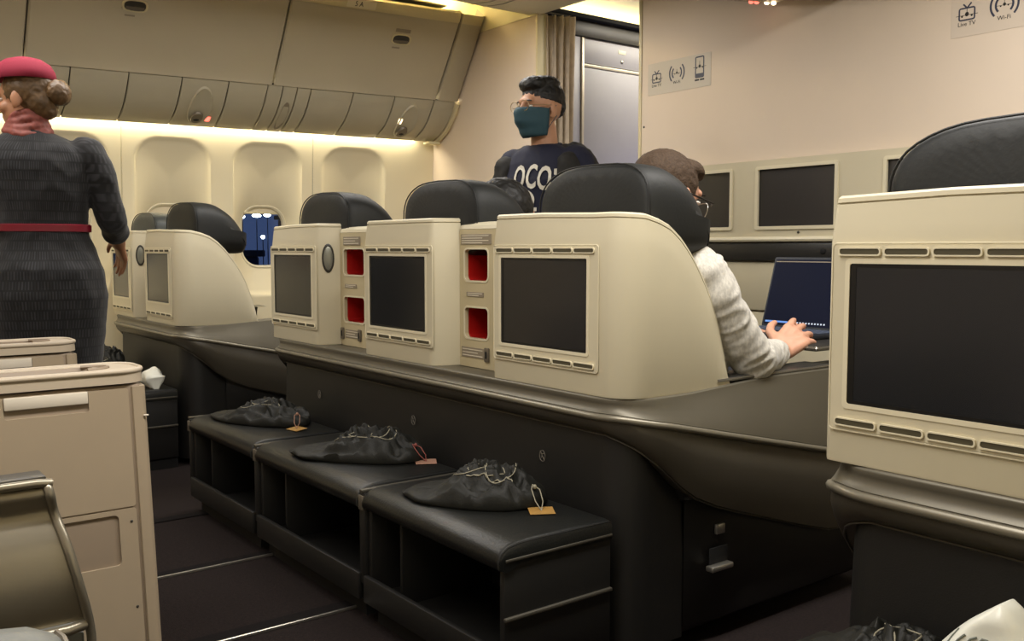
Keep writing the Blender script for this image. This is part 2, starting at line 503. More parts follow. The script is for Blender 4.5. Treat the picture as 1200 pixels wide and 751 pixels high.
# outside: apron with lamps and a terminal block
g = G(); g.rbox((-120, -40, -4.2), (-8, 120, -4), 0); tag(g.obj('apron', 'apron'), 'dark airport apron outside the windows', kind='structure')
for (x, y, hh, lb) in ((-44, 14.5, 4.6, 'low blue-lit airport building seen through the cabin window'), (-60, 30, 7, 'taller dark airport building far beyond the apron')):
    b = empty('terminal_building', (x, y, -4), lb, 'building', 'airport buildings outside')
    g = G(); g.rbox((x - 3, y - 2.5, -4), (x + 3, y + 2.5, -4 + hh), .1); g.obj('wall', 'building', b)
    g = G(); g.rbox((x - 3.2, y - 2.7, -4 + hh), (x + 3.2, y + 2.7, -4 + hh + .3), .05); g.obj('roof', 'apron', b)
for (y, z, wd, lb) in ((13.85, 2.2, .10, 'dim apron floodlight beside the window frame'), (14.42, 2.25, .19, 'broad bright apron floodlight seen through the uncovered window'), (14.86, 2.28, .15, 'second bright apron floodlight next to the broad one'), (14.66, 1.42, .08, 'small low round lamp below the apron floodlights')):
    x = -35
    b = empty('apron_lamp', (x, y, -4), lb, 'lamp', 'apron floodlights')
    g = G(); g.cap((x, y, -4), (x, y, z), .02, .02, 8); g.obj('pole', 'building', b)
    g = G(); g.ell((x, y, z), (.08, wd, .07), n=12, m=8); g.obj('lamp_head', 'far_lamp', b)

# ---------------- passenger service panels under the bins
psu = empty('trim_1', (wx(1, .2), 1, 1.7), 'grey-beige service panel strip under the overhead bins', kind='structure')
A_, B_ = (.045, 1.664), (.305, 1.884)
def psu_pt(y, t, out=0):
    # slightly bowed section from the wall up to the bin
    o = A_[0] + (B_[0] - A_[0]) * t; z = A_[1] + (B_[1] - A_[1]) * t
    bow = .035 * math.sin(math.pi * t)
    nx, nz = .65, -.76
    return Vector((wx(y, o + nx * (bow + out)), y, z + nz * (bow + out)))
SEAMS = [-1.35, -.4, .1, .62, .885, 1.158, 1.433, 1.698, 1.943, 2.157, 2.243, 2.325, 2.406, 2.66, 2.923, 3.185, 3.33]
for i in range(len(SEAMS) - 1):
    ya, yb = SEAMS[i] + .003, SEAMS[i + 1] - .003
    g = G(); n = 10
    top = [[psu_pt(y, k / n, -.004 if (y in (ya, yb) or k in (0, n)) else 0) for k in range(n + 1)] for y in (ya, ya + .004, yb - .004, yb)]
    g.grid(top); g.grid([[psu_pt(y, k / n, -.012) for k in range(n + 1)] for y in (ya, yb)])
    p = g.obj('service_panel', 'psu', psu)
    mid = (ya + yb) / 2
    if i in (7, 14, 5 + 100):
        # reading lamp pod: oval recess with a swivel lamp and a lit sign
        def oval(a, b, cy, ct, out, n_=24):
            return [psu_pt(cy + a * math.cos(2 * math.pi * k / n_), ct + b * math.sin(2 * math.pi * k / n_), out) for k in range(n_)]
        g = G(); g.grid([oval(.062, .40, mid, .5, .0), oval(.058, .38, mid, .5, .009), oval(.050, .34, mid, .5, .004), oval(.02, .1, mid, .5, .002)], closed_v=True, cap=True)
        pod = g.obj('lamp_pod', 'psu', p)
        g = G(); g.grid([oval(.034, .14, mid - .004, .30, .006), oval(.030, .12, mid - .004, .30, .018), oval(.012, .05, mid - .004, .30, .019)], closed_v=True, cap=True); g.obj('swivel_lamp', 'socket', p)
        g = G(); g.grid([oval(.016, .03, mid - .006, .27, .020, 12), oval(.002, .004, mid - .006, .27, .021, 12)], closed_v=True, cap=True); g.obj('lamp_slot', 'black_gap', p)
        g = G(); yy = mid + (.062 if i == 7 else -.05); tt = .26 if i == 7 else .55
        g.grid([[psu_pt(yy + a, tt + b, .004) for a in (-.011, .011)] for b in (-.055, .055)]); g.grid([[psu_pt(yy + a, tt + b, .001) for a in (-.011, .011)] for b in (-.055, .055)])
        g.obj('sign_light', 'red_lit' if i == 7 else 'warm_lit', p)
    if i == 10:
        g = G(); g.grid([[psu_pt(mid + .022 * math.cos(2 * math.pi * k / 20), .42 + .33 * math.copysign(abs(math.sin(2 * math.pi * k / 20)) ** .6, math.sin(2 * math.pi * k / 20)), o_) for k in range(20)] for o_ in (0, .003)], closed_v=True, cap=True)
        g.obj('speaker_grille', 'plate_text', p)
g = G(); g.grid([[psu_pt(y, k / 10, -.018) for k in range(11)] for y in (-1.35, 3.33)]); g.obj('light_leak_backing', 'dark_rail', psu)  # unseen plate added to stop the wash strip shining through the panel seams
# end cap of the strip at the partition, curved fin
g = G(); n = 12
g.grid([[psu_pt(y, k / n, o_) for k in range(n + 1)] for (y, o_) in ((3.332, -.01), (3.334, .012), (3.350, .016), (3.356, .0), (3.356, -.02))]); g.obj('end_fin', 'bin_edge', psu)
g = G(); g.rbox((wx(3.3, .02), 3.27, 1.648), (wx(3.3, .10), 3.35, 1.662), .004); g.obj('end_lip', 'ceiling', psu)
# wash light strip
g = G(); g.grid([[(wx(y, -.015), y, 1.70), (wx(y, .030), y, 1.69)] for y in (-1.35, 3.22)]); g.obj('wash_light_strip', 'strip_light', psu)

# ---------------- overhead bins
def bin_pt(y, t, out=0):
    # t 0..1 bottom edge to top edge of the lid
    a = t
    o = .305 + .285 * (a ** 1.35) ; z = 1.890 + .465 * a
    bow = .028 * math.sin(math.pi * a)
    return Vector((wx(y, o + .8 * (bow + out)), y, z - .55 * (bow + out)))
def overhead_bin(ya, yb, label, latch_y, num=False):
    b = empty('overhead_bin', (wx((ya + yb) / 2, .3), (ya + yb) / 2, 1.89), label, 'overhead bin', 'overhead bins above the window seats')
    n = 16; y0, y1 = ya + .004, yb - .004
    ts = [k / n * .90 for k in range(n + 1)]
    g = G(); g.grid([[bin_pt(y, t, -.010 if y in (y0, y1) else 0) for t in ts] for y in (y0, y0 + .008, y1 - .008, y1)])
    g.grid([[bin_pt(y, t, -.03) for t in ts] for y in (y0, y1)]); g.obj('lid', 'bin', b, smooth=40)
    # top rim of the lid, its highlight put into a paler colour
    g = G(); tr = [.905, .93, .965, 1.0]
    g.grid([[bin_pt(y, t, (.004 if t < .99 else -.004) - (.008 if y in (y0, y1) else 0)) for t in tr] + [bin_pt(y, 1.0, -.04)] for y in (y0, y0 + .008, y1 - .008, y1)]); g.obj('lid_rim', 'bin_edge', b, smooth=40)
    # box behind
    g = G(); rows = []
    for y in (ya + .002, yb - .002):
        rows.append([Vector((wx(y, .26), y, 1.897)), bin_pt(y, .1, -.035), bin_pt(y, .5, -.035), bin_pt(y, 1, -.035), Vector((wx(y, .3), y, 2.43)), Vector((wx(y, -.03), y, 2.43)), Vector((wx(y, -.03), y, 1.897))])
    g.grid(rows, closed_v=True, cap=True); g.obj('body', 'dark_rail', b, smooth=20)
    if latch_y:
        L = latch_y
        def oval(a, bb, ct, out, nn=24, p=.7):
            return [bin_pt(L + a * math.copysign(abs(math.cos(2 * math.pi * k / nn)) ** p, math.cos(2 * math.pi * k / nn)), ct + bb * math.copysign(abs(math.sin(2 * math.pi * k / nn)) ** p, math.sin(2 * math.pi * k / nn)), out) for k in range(nn)]
        tm = .665
        g = G(); g.grid([oval(.062, .056, tm, .0), oval(.060, .054, tm, .006), oval(.052, .045, tm, .006), oval(.050, .043, tm, -.004)], closed_v=True); la = g.obj('latch', 'bin_edge', b)
        g = G(); g.grid([oval(.051, .044, tm, .0005), oval(.01, .008, tm, .0008)], closed_v=True, cap=True); g.obj('latch_well', 'dark_rail', la)
        g = G(); g.grid([[bin_pt(L + a, tm - .012 + q, o_) for a in (-.044, -.02, .02, .044)] for q, o_ in ((.006, .001), (.004, .006), (-.026, .004), (-.028, .001))]); g.obj('latch_paddle', 'socket', la)
        g = G(); g.grid([[bin_pt(L + a, .755 + q, .001) for a in (-.046, .046)] for q in (-.018, .018)]); g.obj('latch_label', 'plate_text', b)
        g = G(); g.grid([[bin_pt(L + a - .02, .575 + q, .001) for a in (-.024, .024)] for q in (-.008, .008)]); g.obj('latch_mark', 'plate_text', b)
    if num:
        v, f = text_geo('5 A', .034, .0003)
        g = G(); pn = num
        P = [bin_pt(pn + p[0] * -1 if False else pn + p[0], .952 + p[1] / .52, .0065 + p[2]) for p in v]
        g.add(P, f); 
        gp = G(); gp.grid([[bin_pt(pn + a, .952 + q, .0055) for a in (-.07, .10)] for q in (-.035, .04)]); pl = gp.obj('row_placard', 'shell_light', b)
        g.obj('row_number', 'ink_black', pl, smooth=0)
    return b
overhead_bin(-1.3, .95, 'closed grey overhead bin behind the crimson hat of the standing attendant', None)
overhead_bin(.95, 2.185, 'closed grey overhead bin next to the one with the row placard', 1.42)
overhead_bin(2.185, 3.20, 'closed grey overhead bin with row placard and latch near the curtain', 2.86, 2.56)
# rounded bin end piece by the partition
b = empty('bin_end_panel', (wx(3.28, .3), 3.28, 1.89), 'narrow curved grey end panel closing the overhead bins at the partition', 'panel')
n = 16
g = G(); rows = []
for (y, o_) in ((3.192, -.05), (3.203, -.05), (3.206, -.010), (3.212, .0), (3.325, .0), (3.350, -.012), (3.358, -.04), (3.358, -.12)):  # first rows add a hidden lip that blocks cove light at the split
    rows.append([bin_pt(y, k / n * 1.0, o_) for k in range(n + 1)])
g.grid(rows); g.obj('end_face', 'bin', b)
g = G(); g.grid([[bin_pt(y, t, o_) for t in (.905, .95, 1.0)] for (y, o_) in ((3.208, -.004), (3.214, .004), (3.325, .004), (3.348, -.006), (3.356, -.03))]); g.obj('end_rim', 'bin_edge', b)  # paler rim carries on the highlight coloured into the bin lids

tr2 = empty('trim_2', (wx(1, .3), 1, 2.44), 'cove light channel on top of the overhead bins', kind='structure')
g = G(); g.rbox((-5.35, -1.3, 2.432), (-4.80, 3.2, 2.440), 0); g.obj('channel', 'ceiling', tr2)
g = G(); g.grid([[(wx(y, .06), y, 2.445), (wx(y, .20), y, 2.445)] for y in (-1.2, 3.2)]); g.obj('cove_light_strip', 'strip_light', tr2)

# ---------------- partition ahead of the window pair and closet side
PX = -4.13
wp = empty('wall_front_left', (-4.6, 3.38, 0), 'cream partition ahead of the window seats', kind='structure')
g = G(); g.rbox((-5.5, 3.365, 0), (PX, 3.42, 2.32), .006); g.obj('partition_panel', 'bulkhead', wp)
g = G(); g.rbox((PX - .012, 3.355, 0), (PX + .006, 3.43, 2.32), .004); g.obj('edge_trim', 'bin_edge', wp)
cl = empty('wall_closet', (-4.15, 4.2, 0), 'grey closet side wall beyond the curtain', kind='structure')
CX = -4.15
g = G(); g.rbox((CX - .3, 3.42, 0), (CX - .012, 5.6, 2.26), 0); g.obj('closet_body', 'closet_grey', cl)
g = G(); g.rbox((CX - .012, 3.43, 0), (CX, 3.70, 2.205), .002); g.obj('side_panel', 'closet_grey', cl)
g = G(); g.rbox((CX - .012, 3.425, 2.21), (CX + .012, 5.6, 2.30), .004); g.obj('dark_header', 'dark_rail', cl)
g = G(); g.rbox((CX - .012, 3.425, 2.30), (CX + .06, 5.6, 2.325), .004); g.obj('header_lip', 'black_gap', cl)
g = G(); g.rbox((CX - .25, 3.45, 2.275), (CX - .10, 5.5, 2.285), 0); g.obj('cove_light_strip', 'ceil_lit', cl)
dr = empty('door_1', (CX, 4.05, 0), 'grey closet door with metal trim and upper flap', kind='structure')
g = G(); g.rbox((CX - .010, 3.725, .02), (CX + .004, 4.75, 2.035), .003); g.obj('door_leaf', 'closet_grey', dr)
g = G(); g.rbox((CX - .010, 3.725, 2.06), (CX + .004, 4.75, 2.200), .003); fl = g.obj('upper_flap', 'closet_grey', dr)
g = G(); g.rbox((CX - .010, 3.704, .02), (CX + .010, 3.722, 2.205), .003); g.obj('door_trim', 'closet_trim', dr)
g = G(); g.rbox((CX - .010, 3.722, 2.038), (CX + .009, 4.75, 2.056), .003); g.obj('flap_trim', 'closet_trim', dr)
g = G(); g.rbox((CX + .003, 4.0, 2.145), (CX + .006, 4.06, 2.168), .001); g.obj('flap_label', 'shell_light', fl)
g = G(); g.ell((CX + .006, 4.03, 2.10), (.006, .011, .011)); g.obj('flap_lock', 'track_metal', fl)

# ---------------- centre bulkhead with monitors
BY = 3.5
wf = empty('wall_front', (-2.4, BY, 0), 'pinkish cream bulkhead ahead of the middle seats', kind='structure')
g = G(); g.rbox((-3.465, BY, 0), (-1.40, BY + .05, 2.5), .006); g.obj('bulkhead_panel', 'bulkhead', wf)
g = G(); g.rbox((-3.472, BY - .006, 0), (-3.452, BY + .056, 2.5), .004); g.obj('edge_trim', 'bin_edge', wf)
g = G(); g.rbox((-3.50, BY + .02, 2.18), (-3.468, BY + .06, 2.5), .004); g.obj('edge_bracket', 'closet_trim', wf)
g = G(); g.ell((-3.435, BY, 1.60), (.006, .003, .006), n=10, m=6); g.obj('screw', 'dark_rail', wf)
# lower panels below the monitors
g = G(); g.rbox((-3.3, BY - .05, .925), (-1.42, BY, 1.003), .004); g.obj('dark_recess_band', 'tray', wf)
g = G(); g.rbox((-3.44, BY - .035, .70), (-1.42, BY, .918), .006); g.obj('lower_panel', 'shell', wf)
g = G(); g.rbox((-3.44, BY - .03, .02), (-1.42, BY, .692), .006); g.obj('lower_panel', 'shell', wf)

mp = empty('monitor_panel', (-2.48, BY - .05, 1.01), 'long cream bulkhead panel holding three dark monitors', 'monitor panel')
scr = [(-3.221, -2.831), (-2.672, -2.283), (-2.05, -1.661)]
Z0, Z1 = 1.078, 1.330
outer = rr(2.0, .36, .012, -2.43, 1.192)
g = plate(outer, [rr(b_ - a_ + .012, Z1 - Z0 + .012, .006, (a_ + b_) / 2, (Z0 + Z1) / 2) for a_, b_ in scr], .04, lambda u, v_, w_: (u, BY - .045 - .012 * 0 + w_, v_))
g.obj('panel_frame', 'shell', mp, smooth=20)
for a_, b_ in scr:
    g = plate(rr(b_ - a_ + .03, Z1 - Z0 + .03, .012, (a_ + b_) / 2, (Z0 + Z1) / 2), [rr(b_ - a_, Z1 - Z0, .004, (a_ + b_) / 2, (Z0 + Z1) / 2)], .012, lambda u, v_, w_: (u, BY - .053 + w_, v_))
    bz = g.obj('monitor_bezel', 'shell_light', mp, smooth=20)
    g = G(); g.rbox((a_ - .003, BY - .036, Z0 - .003), (b_ + .003, BY - .03, Z1 + .003), 0); g.obj('monitor_screen', 'monitor', mp)
    g = G(); g.ell(((a_ + b_) / 2 + .02, BY - .047, 1.05), (.006, .004, .006), n=10, m=6); g.obj('power_button', 'dark_rail', mp)
g = G(); g.tube([(-3.42, BY - .05, 1.020), (-1.44, BY - .05, 1.020)], .012, 8); g.obj('panel_lip', 'shell_light', mp)
g = G(); g.ell((-2.33, BY - .052, .968), (.014, .006, .014), n=14, m=8); g.obj('coat_hook', 'black_gap', wf)

# ---------------- icon placards
def icon_lines(pts_list, r=.0022, closed=False):
    g = G()
    for pts in pts_list: g.tube([(x, BY - .004, z) for x, z in pts], r, 6, closed=False, flat=1)
    return g
def sticker(x0, z0, wd, ht, label, smat, scale):
    root = empty('wall_placard', (x0 + wd / 2, BY, z0), label, 'sign', 'connectivity placards on the bulkhead')
    g = plate(rr(wd, ht, .004, x0 + wd / 2, z0 + ht / 2), [], .0015, lambda u, v_, w_: (u, BY - .0015 + w_ * .8, v_)); g.obj('sheet', smat, root, smooth=0)
    Y = BY - .0018
    def tubes(name, paths, r, m):
        g = G()
        for p in paths: g.tube([(x, Y, z) for x, z in p], r, 6, flat=.35 if False else 1)
        for i, q in enumerate(g.v): g.v[i] = (q[0], Y + (q[1] - Y) * .2, q[2])
        return g.obj(name, m, root)
    k = scale
    def plane(cx, cz, s):
        g = G(); g.ell((cx, Y, cz), (.009 * s, .0008, .010 * s), n=12, m=8); g.tube([(cx - .05 * s, Y, cz - .004 * s), (cx + .05 * s, Y, cz - .004 * s)], .0012 * s, 6)
        g.tube([(cx, Y, cz), (cx, Y, cz + .03 * s)], .0013 * s, 6)
        for d in (-.022, .022): g.ell((cx + d * s, Y, cz - .008 * s), (.005 * s, .0008, .005 * s), n=10, m=6)
        for i, q in enumerate(g.v): g.v[i] = (q[0], Y + max(-.0009, min(.0009, q[1] - Y)), q[2])
        return g.obj('aircraft_icon', 'ink_black', root)
    def text(t, cx, cz, s):
        v, f = text_geo(t, s, .0003); g = G(); g.add([(cx + p[0], Y - .0002 - p[2], cz + p[1]) for p in v], f); g.obj('lettering', 'ink_black', root, smooth=0)
    zc = z0 + ht * .52
    # television
    cx = x0 + wd * .145
    def rect(cx, cz, a, b): return [(cx - a, cz - b), (cx + a, cz - b), (cx + a, cz + b), (cx - a, cz + b), (cx - a, cz - b)]
    tubes('television_icon', [rr(.056 * k, .042 * k, .006 * k, cx, zc) + [rr(.056 * k, .042 * k, .006 * k, cx, zc)[0]], [(cx, zc + .021 * k), (cx - .014 * k, zc + .036 * k)], [(cx, zc + .021 * k), (cx + .016 * k, zc + .038 * k)]], .0032 * k, 'ink_navy')
    plane(cx, zc - .001, .8 * k); text('Live TV', cx, zc - .036 * k, .021 * k)
    # wi-fi arcs
    cx = x0 + wd * .475; zw = zc + .008
    def arc(r_, a0, a1): return [(cx + r_ * math.cos(R(a0 + (a1 - a0) * t / 10)), zw + r_ * math.sin(R(a0 + (a1 - a0) * t / 10)) * 1.05) for t in range(11)]
    tubes('signal_icon', [arc(.048 * k, 135, 225), arc(.048 * k, -45, 45), arc(.030 * k, 135, 225), arc(.030 * k, -45, 45)], .0042 * k, 'ink_navy')
    plane(cx, zw, .6 * k); text('Wi-Fi', cx, zw - .046 * k, .021 * k)
    # phone
    cx = x0 + wd * .83; zp = zc + .014
    tubes('phone_icon', [rr(.050 * k, .096 * k, .005 * k, cx, zp) + [rr(.050 * k, .096 * k, .005 * k, cx, zp)[0]]], .0036 * k, 'ink_navy')
    g = G(); g.rbox((cx - .025 * k, Y - .0006, zp - .048 * k), (cx + .025 * k, Y + .0006, zp - .030 * k), 0); g.obj('phone_base', 'ink_navy', root)
    plane(cx, zp + .004, .8 * k)
    for d in (-.016, .016):
        g = G(); g.rbox((cx + d * k - .0135 * k, Y - .0005, zp - .064 * k), (cx + d * k + .0135 * k, Y + .0005, zp - .056 * k), .0002, 1); g.obj('caption_bar', 'ink_black', root)
sticker(-3.408, 1.752, .411, .158, 'grey connectivity placard with TV, Wi-Fi and phone icons beside the bulkhead edge', 'sticker', 1.0)
sticker(-1.837, 1.765, .411, .158, 'clear connectivity placard with large TV and Wi-Fi icons above the black headrest', 'sticker_clear', 1.02)

# ---------------- centre overhead unit above the bulkhead top with lit signs
cu = empty('centre_overhead_unit', (-2.55, 2.6, 2.03), 'grey underside of centre overhead unit with small lit signs above the bulkhead', 'overhead bin')
g = G()
pf = [(-3.13, 2.40), (-3.11, 2.225), (-3.0, 2.160), (-2.8, 2.092), (-2.6, 2.040), (-2.4, 2.028), (-2.1, 2.05), (-1.95, 2.14), (-1.9, 2.40)]
g.grid([[(x, y, z) for x, z in pf] for y in (-1.3, 3.42)]); g.grid([[(x, 3.42, z) for x, z in pf], [(x, 3.42, 2.41) for x, z in pf]])
g.obj('underside', 'bin', cu, smooth=60)
for dx, mm in ((-.05, 'red_lit'), (-.02, 'red_lit'), (.035, 'warm_lit'), (.07, 'warm_lit')):
    g = G(); g.ell((-2.645 + dx, 3.405, 2.050 - dx * .25), (.011, .012, .008), n=10, m=6); g.obj('sign_light', mm, cu)

# ---------------- curtain
ct = empty('curtain', (-4.07, 3.45, .05), 'bunched beige pleated curtain hanging beside the partition', 'curtain')
g = G(); rows = []
nn = 60
for k in range(12):
    t = k / 11; z = 2.285 - 2.2 * t; row = []
    for i in range(nn + 1):
        u = i / nn
        amp = .022 * (0.75 + .25 * t); ph = 2 * math.pi * u * 5.0
        squeeze = 1 - .12 * math.sin(min(1, t * 1.2) * math.pi)
        row.append((-4.105 + (.075 * (u - .5)) * 1.2 + amp * math.sin(ph) + .006 * math.sin(ph * 2.3 + t * 3), 3.47 + (.20 * (u - .5)) * squeeze + .012 * math.cos(ph), z))
    rows.append(row)
g.grid(rows); cu_o = g.obj('cloth', 'curtain', ct, smooth=60)
sm = cu_o.modifiers.new('thick', 'SOLIDIFY'); sm.thickness = .004
g = G(); g.tube([(-4.10, 3.36, 2.292), (-4.10, 3.58, 2.292)], .008, 8); g.obj('curtain_rail', 'dark_rail', ct)
for k in range(4):
    g = G(); g.tube([(-4.10, 3.40 + k * .048 + .008 * math.cos(a), 2.288 + .010 * math.sin(a)) for a in [2 * math.pi * q / 10 for q in range(10)]], .002, 5, closed=True); g.obj('curtain_hook', 'track_metal', ct)

# ================================================================== seat blocks
ZB, ZT = .634, 1.069                                     # foot and top of a seat shell
WING = [(0, 1.064), (.067, 1.060), (.11, 1.050), (.152, 1.034), (.19, 1.006), (.228, .966), (.27, .908), (.302, .853), (.327, .79), (.347, .725), (.358, .68), (.366, .640)]
def wing_z(t):
    t = max(0, t)
    for (a, za), (b, zb) in zip(WING, WING[1:]):
        if t <= b: return za + (zb - za) * (t - a) / (b - a)
    return WING[-1][1]

def arc_pts(cx, cy, r, a0, a1, n): return [(cx + r * math.cos(R(a0 + (a1 - a0) * k / n)), cy + r * math.sin(R(a0 + (a1 - a0) * k / n))) for k in range(n + 1)]

def strip(path, tops, profile):
    """outward side is on the right of the travel direction"""
    n = len(path); rows = []
    for i in range(n):
        a = Vector(path[max(0, i - 1)]); b = Vector(path[min(n - 1, i + 1)]); t = (b - a).normalized(); nrm = Vector((t.y, -t.x))
        rows.append([Vector((path[i][0] + nrm.x * o, path[i][1] + nrm.y * o, z)) for o, z in profile(tops[i], i)])
    return rows

def shell_path(kind, x0, w_, Y):
    left = [(x0, Y + .36 - .03 * k) for k in range(12)] if kind == 'leftwing' else [(x0, Y + .26), (x0, Y + .14)]
    rl = .014
    p = left + arc_pts(x0 + rl, Y + rl, rl, 180, 270, 4)
    if kind == 'rightwing':
        r = .075
        p += [(x0 + w_ * .4, Y), (x0 + w_ - r - .05, Y)] + arc_pts(x0 + w_ - r, Y + r, r, 270, 360, 10)
        p += [(x0 + w_, Y + r + (.366 - r) * k / 16) for k in range(1, 17)]
    else:
        p += [(x0 + w_ * .4, Y), (x0 + w_ - .055, Y), (x0 + w_ - .040, Y + .003), (x0 + w_ - .030, Y + .012), (x0 + w_ - .008, Y + .065), (x0 + w_, Y + .09), (x0 + w_, Y + .24)]
    return p

VENT = {}
def vent_mesh(wd):
    key = round(wd, 3)
    if key not in VENT:
        me = plate(rr(wd, .0090, .0035, n=3), [], .003, lambda u, v_, w_: (u, -w_, v_)).mesh('vent')
        rim = plate(rr(wd + .005, .0135, .005, n=3), [rr(wd, .0090, .0035, n=3)], .0042, lambda u, v_, w_: (u, -w_, v_)).mesh('vent_rim')
        me.materials.append(M['vent_dark']); rim.materials.append(M['shell_light']); VENT[key] = (me, rim)
    return VENT[key]

def seat(kind, x0, w_, Y, label, bezel, headx, hw=.42, hz=1.19, badge=False, head_mat='leather_soft', hy=.085):
    s = empty('business_seat', (x0 + w_ / 2, Y + .1, .02), label, 'seat', 'reclining business seats')
    path = shell_path(kind, x0, w_, Y)
    tops = [min(ZT, wing_z(y - Y)) if ((kind == 'rightwing' and x > x0 + w_ * .6) or (kind == 'leftwing' and x < x0 + .05)) else ZT for x, y in path]
    def prof(zt, i):
        k = max(.05, min(1, (zt - ZB) / .15))
        return [(-.001, ZB), (0, ZB + .004 * k), (0, zt - .075 * k), (-.003, zt - .05 * k), (-.007, zt - .014 * k), (-.011, zt - .0135 * k), (-.011, zt - .0115 * k), (-.007, zt - .0110 * k), (-.008, zt - .004 * k), (-.013, zt), (-.030, zt - .001), (-.036, zt - .008 * k), (-.036, ZB)]
    g = G(); g.grid(strip(path, tops, prof), closed_v=True, cap=True); g.obj('shell', 'shell', s, smooth=32)
    # ---- screen bezel
    bx0, bx1, bz0, bz1 = bezel
    sx0, sx1, sz0, sz1 = bx0 + .033, bx1 - .040, .735, .953
    P = lambda u, v_, w_: (u, Y - w_, v_)
    g = plate(rr(bx1 - bx0, bz1 - bz0, .006, (bx0 + bx1) / 2, (bz0 + bz1) / 2), [rr(sx1 - sx0 + .012, sz1 - sz0 + .012, .006, (sx0 + sx1) / 2, (sz0 + sz1) / 2)], .0035, P)
    bz = g.obj('screen_bezel', 'shell', s, smooth=20)
    g = plate(rr(sx1 - sx0 + .022, sz1 - sz0 + .022, .008, (sx0 + sx1) / 2, (sz0 + sz1) / 2), [rr(sx1 - sx0 + .006, sz1 - sz0 + .006, .004, (sx0 + sx1) / 2, (sz0 + sz1) / 2)], .0050, P)
    g.obj('screen_trim', 'shell_light', bz, smooth=20)
    # raised outline of the bezel panel
    o1 = rr(bx1 - bx0 + .004, bz1 - bz0 + .004, .008, (bx0 + bx1) / 2, (bz0 + bz1) / 2)
    g = G(); g.tube([(u, Y - .0030, v_) for u, v_ in o1], .0014, 5, closed=True); g.obj('bezel_edge', 'shell_light', bz)
    g = G(); g.rbox((sx0 - .004, Y - .003, sz0 - .004), (sx1 + .004, Y - .0005, sz1 + .004), 0); sc = g.obj('screen', 'screen', s)
    g = plate(rr(sx1 - sx0 + .008, sz1 - sz0 + .008, .004, (sx0 + sx1) / 2, (sz0 + sz1) / 2), [rr(sx1 - sx0 - .010, sz1 - sz0 - .006, .003, (sx0 + sx1) / 2 + .003, (sz0 + sz1) / 2)], .0005, lambda u, v_, w_: (u, Y - .0030 - w_, v_)); g.obj('screen_border', 'screen_rim', sc, smooth=0)
    nv = 5; gap = .009; vw = (bx1 - bx0 - .024 - gap * (nv - 1)) / nv
    vm, rm = vent_mesh(vw)
    for zz in (bz1 - .011, bz0 + .012):
        for k in range(nv):
            cx = bx0 + .012 + vw / 2 + k * (vw + gap)
            vo = bpy.data.objects.new('vent', vm); COL.objects.link(vo); vo.parent = s; vo.location = Vector((cx, Y - .0030, zz)) - origin_of(s)
            ro = bpy.data.objects.new('vent_rim', rm); COL.objects.link(ro); ro.parent = vo
    if badge:
        # oval maker's badge on the rounded return
        c = Vector((x0 + w_ - .018, Y + .040, .945)); d = Vector((.022, .053, 0)).normalized(); nrm = Vector((d.y, -d.x, 0))
        def ov(a, b_, o): return [c + d * a * math.cos(2 * math.pi * k / 24) + Vector((0, 0, 1)) * b_ * math.sin(2 * math.pi * k / 24) + nrm * o for k in range(24)]
        g = G(); g.grid([ov(.022, .052, -.001), ov(.022, .052, .003), ov(.019, .046, .0045), ov(.0175, .044, .002)], closed_v=True, cap=True); bd = g.obj('badge', 'badge_rim', s)
        g = G(); g.grid([ov(.017, .0435, .0015), ov(.013, .034, .0042), ov(.004, .008, .005)], closed_v=True, cap=True); g.obj('badge_face', 'badge', bd)
    # ---- seat inside the shell
    xc = headx
    x1 = x0 + w_
    a, b_ = xc - .20, min(xc + .20, x1 - .045)
    a = max(a, x0 + .045)
    rot = Matrix.Rotation(R(-9), 3, 'X')
    g = G(); g.rbox((a, Y + .09, .44), (b_, Y + .22, 1.03), .04, 4); g.obj('backrest', 'leather', s)
    g = G(); g.rbox((xc - .24, Y + .18, .36), (xc + .24, Y + .74, .47), .04, 4); g.obj('seat_cushion', 'leather', s)
    g = G(); g.rbox((xc - .2, Y + .10, .03), (xc + .2, Y + .70, .36), .01); g.obj('seat_pan', 'black_plastic', s)
    # ---- headrest: padded wing with a rounded crown, drooping at the open side
    hy0 = Y + hy; hd = .175; zb_ = hz - .24
    g = G(); rows = []; n1 = 40
    # section in x-z, lofted over y: crown drops towards the front
    for (ty, ins, dz) in ((0, .030, -.020), (.012, .010, -.005), (.035, 0, 0), (.09, 0, -.003), (.125, .0, -.012), (.165, .004, -.034), (.205, .010, -.070), (.240, .020, -.115), (.262, .040, -.150)):
        row = []
        hwid = hw / 2 - ins
        for k in range(n1):
            t = 2 * math.pi * k / n1; c, q = math.cos(t), math.sin(t)
            ex = .72 if c < 0 else .40
            px = math.copysign(abs(c) ** ex, c) * hwid
            pz = math.copysign(abs(q) ** (.62 if c < 0 else .5), q) * (hz - zb_) / 2
            crown = -.016 * max(0, px / hwid) ** 3 - .008 * max(0, -px / hwid) ** 2
            wr = .0025 * math.sin(px * 55 + ty * 60) * min(1, ty / .08) if pz > 0 else 0
            row.append(Vector((xc + px, hy0 + ty, (hz + zb_) / 2 + pz + ((dz + crown + wr) * min(1, pz / .05) if pz > 0 else 0))))
        rows.append(row)
    g.grid(rows, closed_v=True, cap=True)
    h = g.obj('headrest', head_mat, s, smooth=60)
    sub = h.modifiers.new('sub', 'SUBSURF'); sub.levels = 1; sub.render_levels = 1
    # seams
    seam = [p for p in rows[1]]
    pts = [Vector((p.x, p.y - .002, p.z)) for p in seam if p.z > zb_ + .03]
    pts.sort(key=lambda p: math.atan2(p.z - (zb_ + .06), p.x - xc))
    g = G(); g.tube(pts, .0022, 6); g.obj('seam', 'piping', h)
    return s

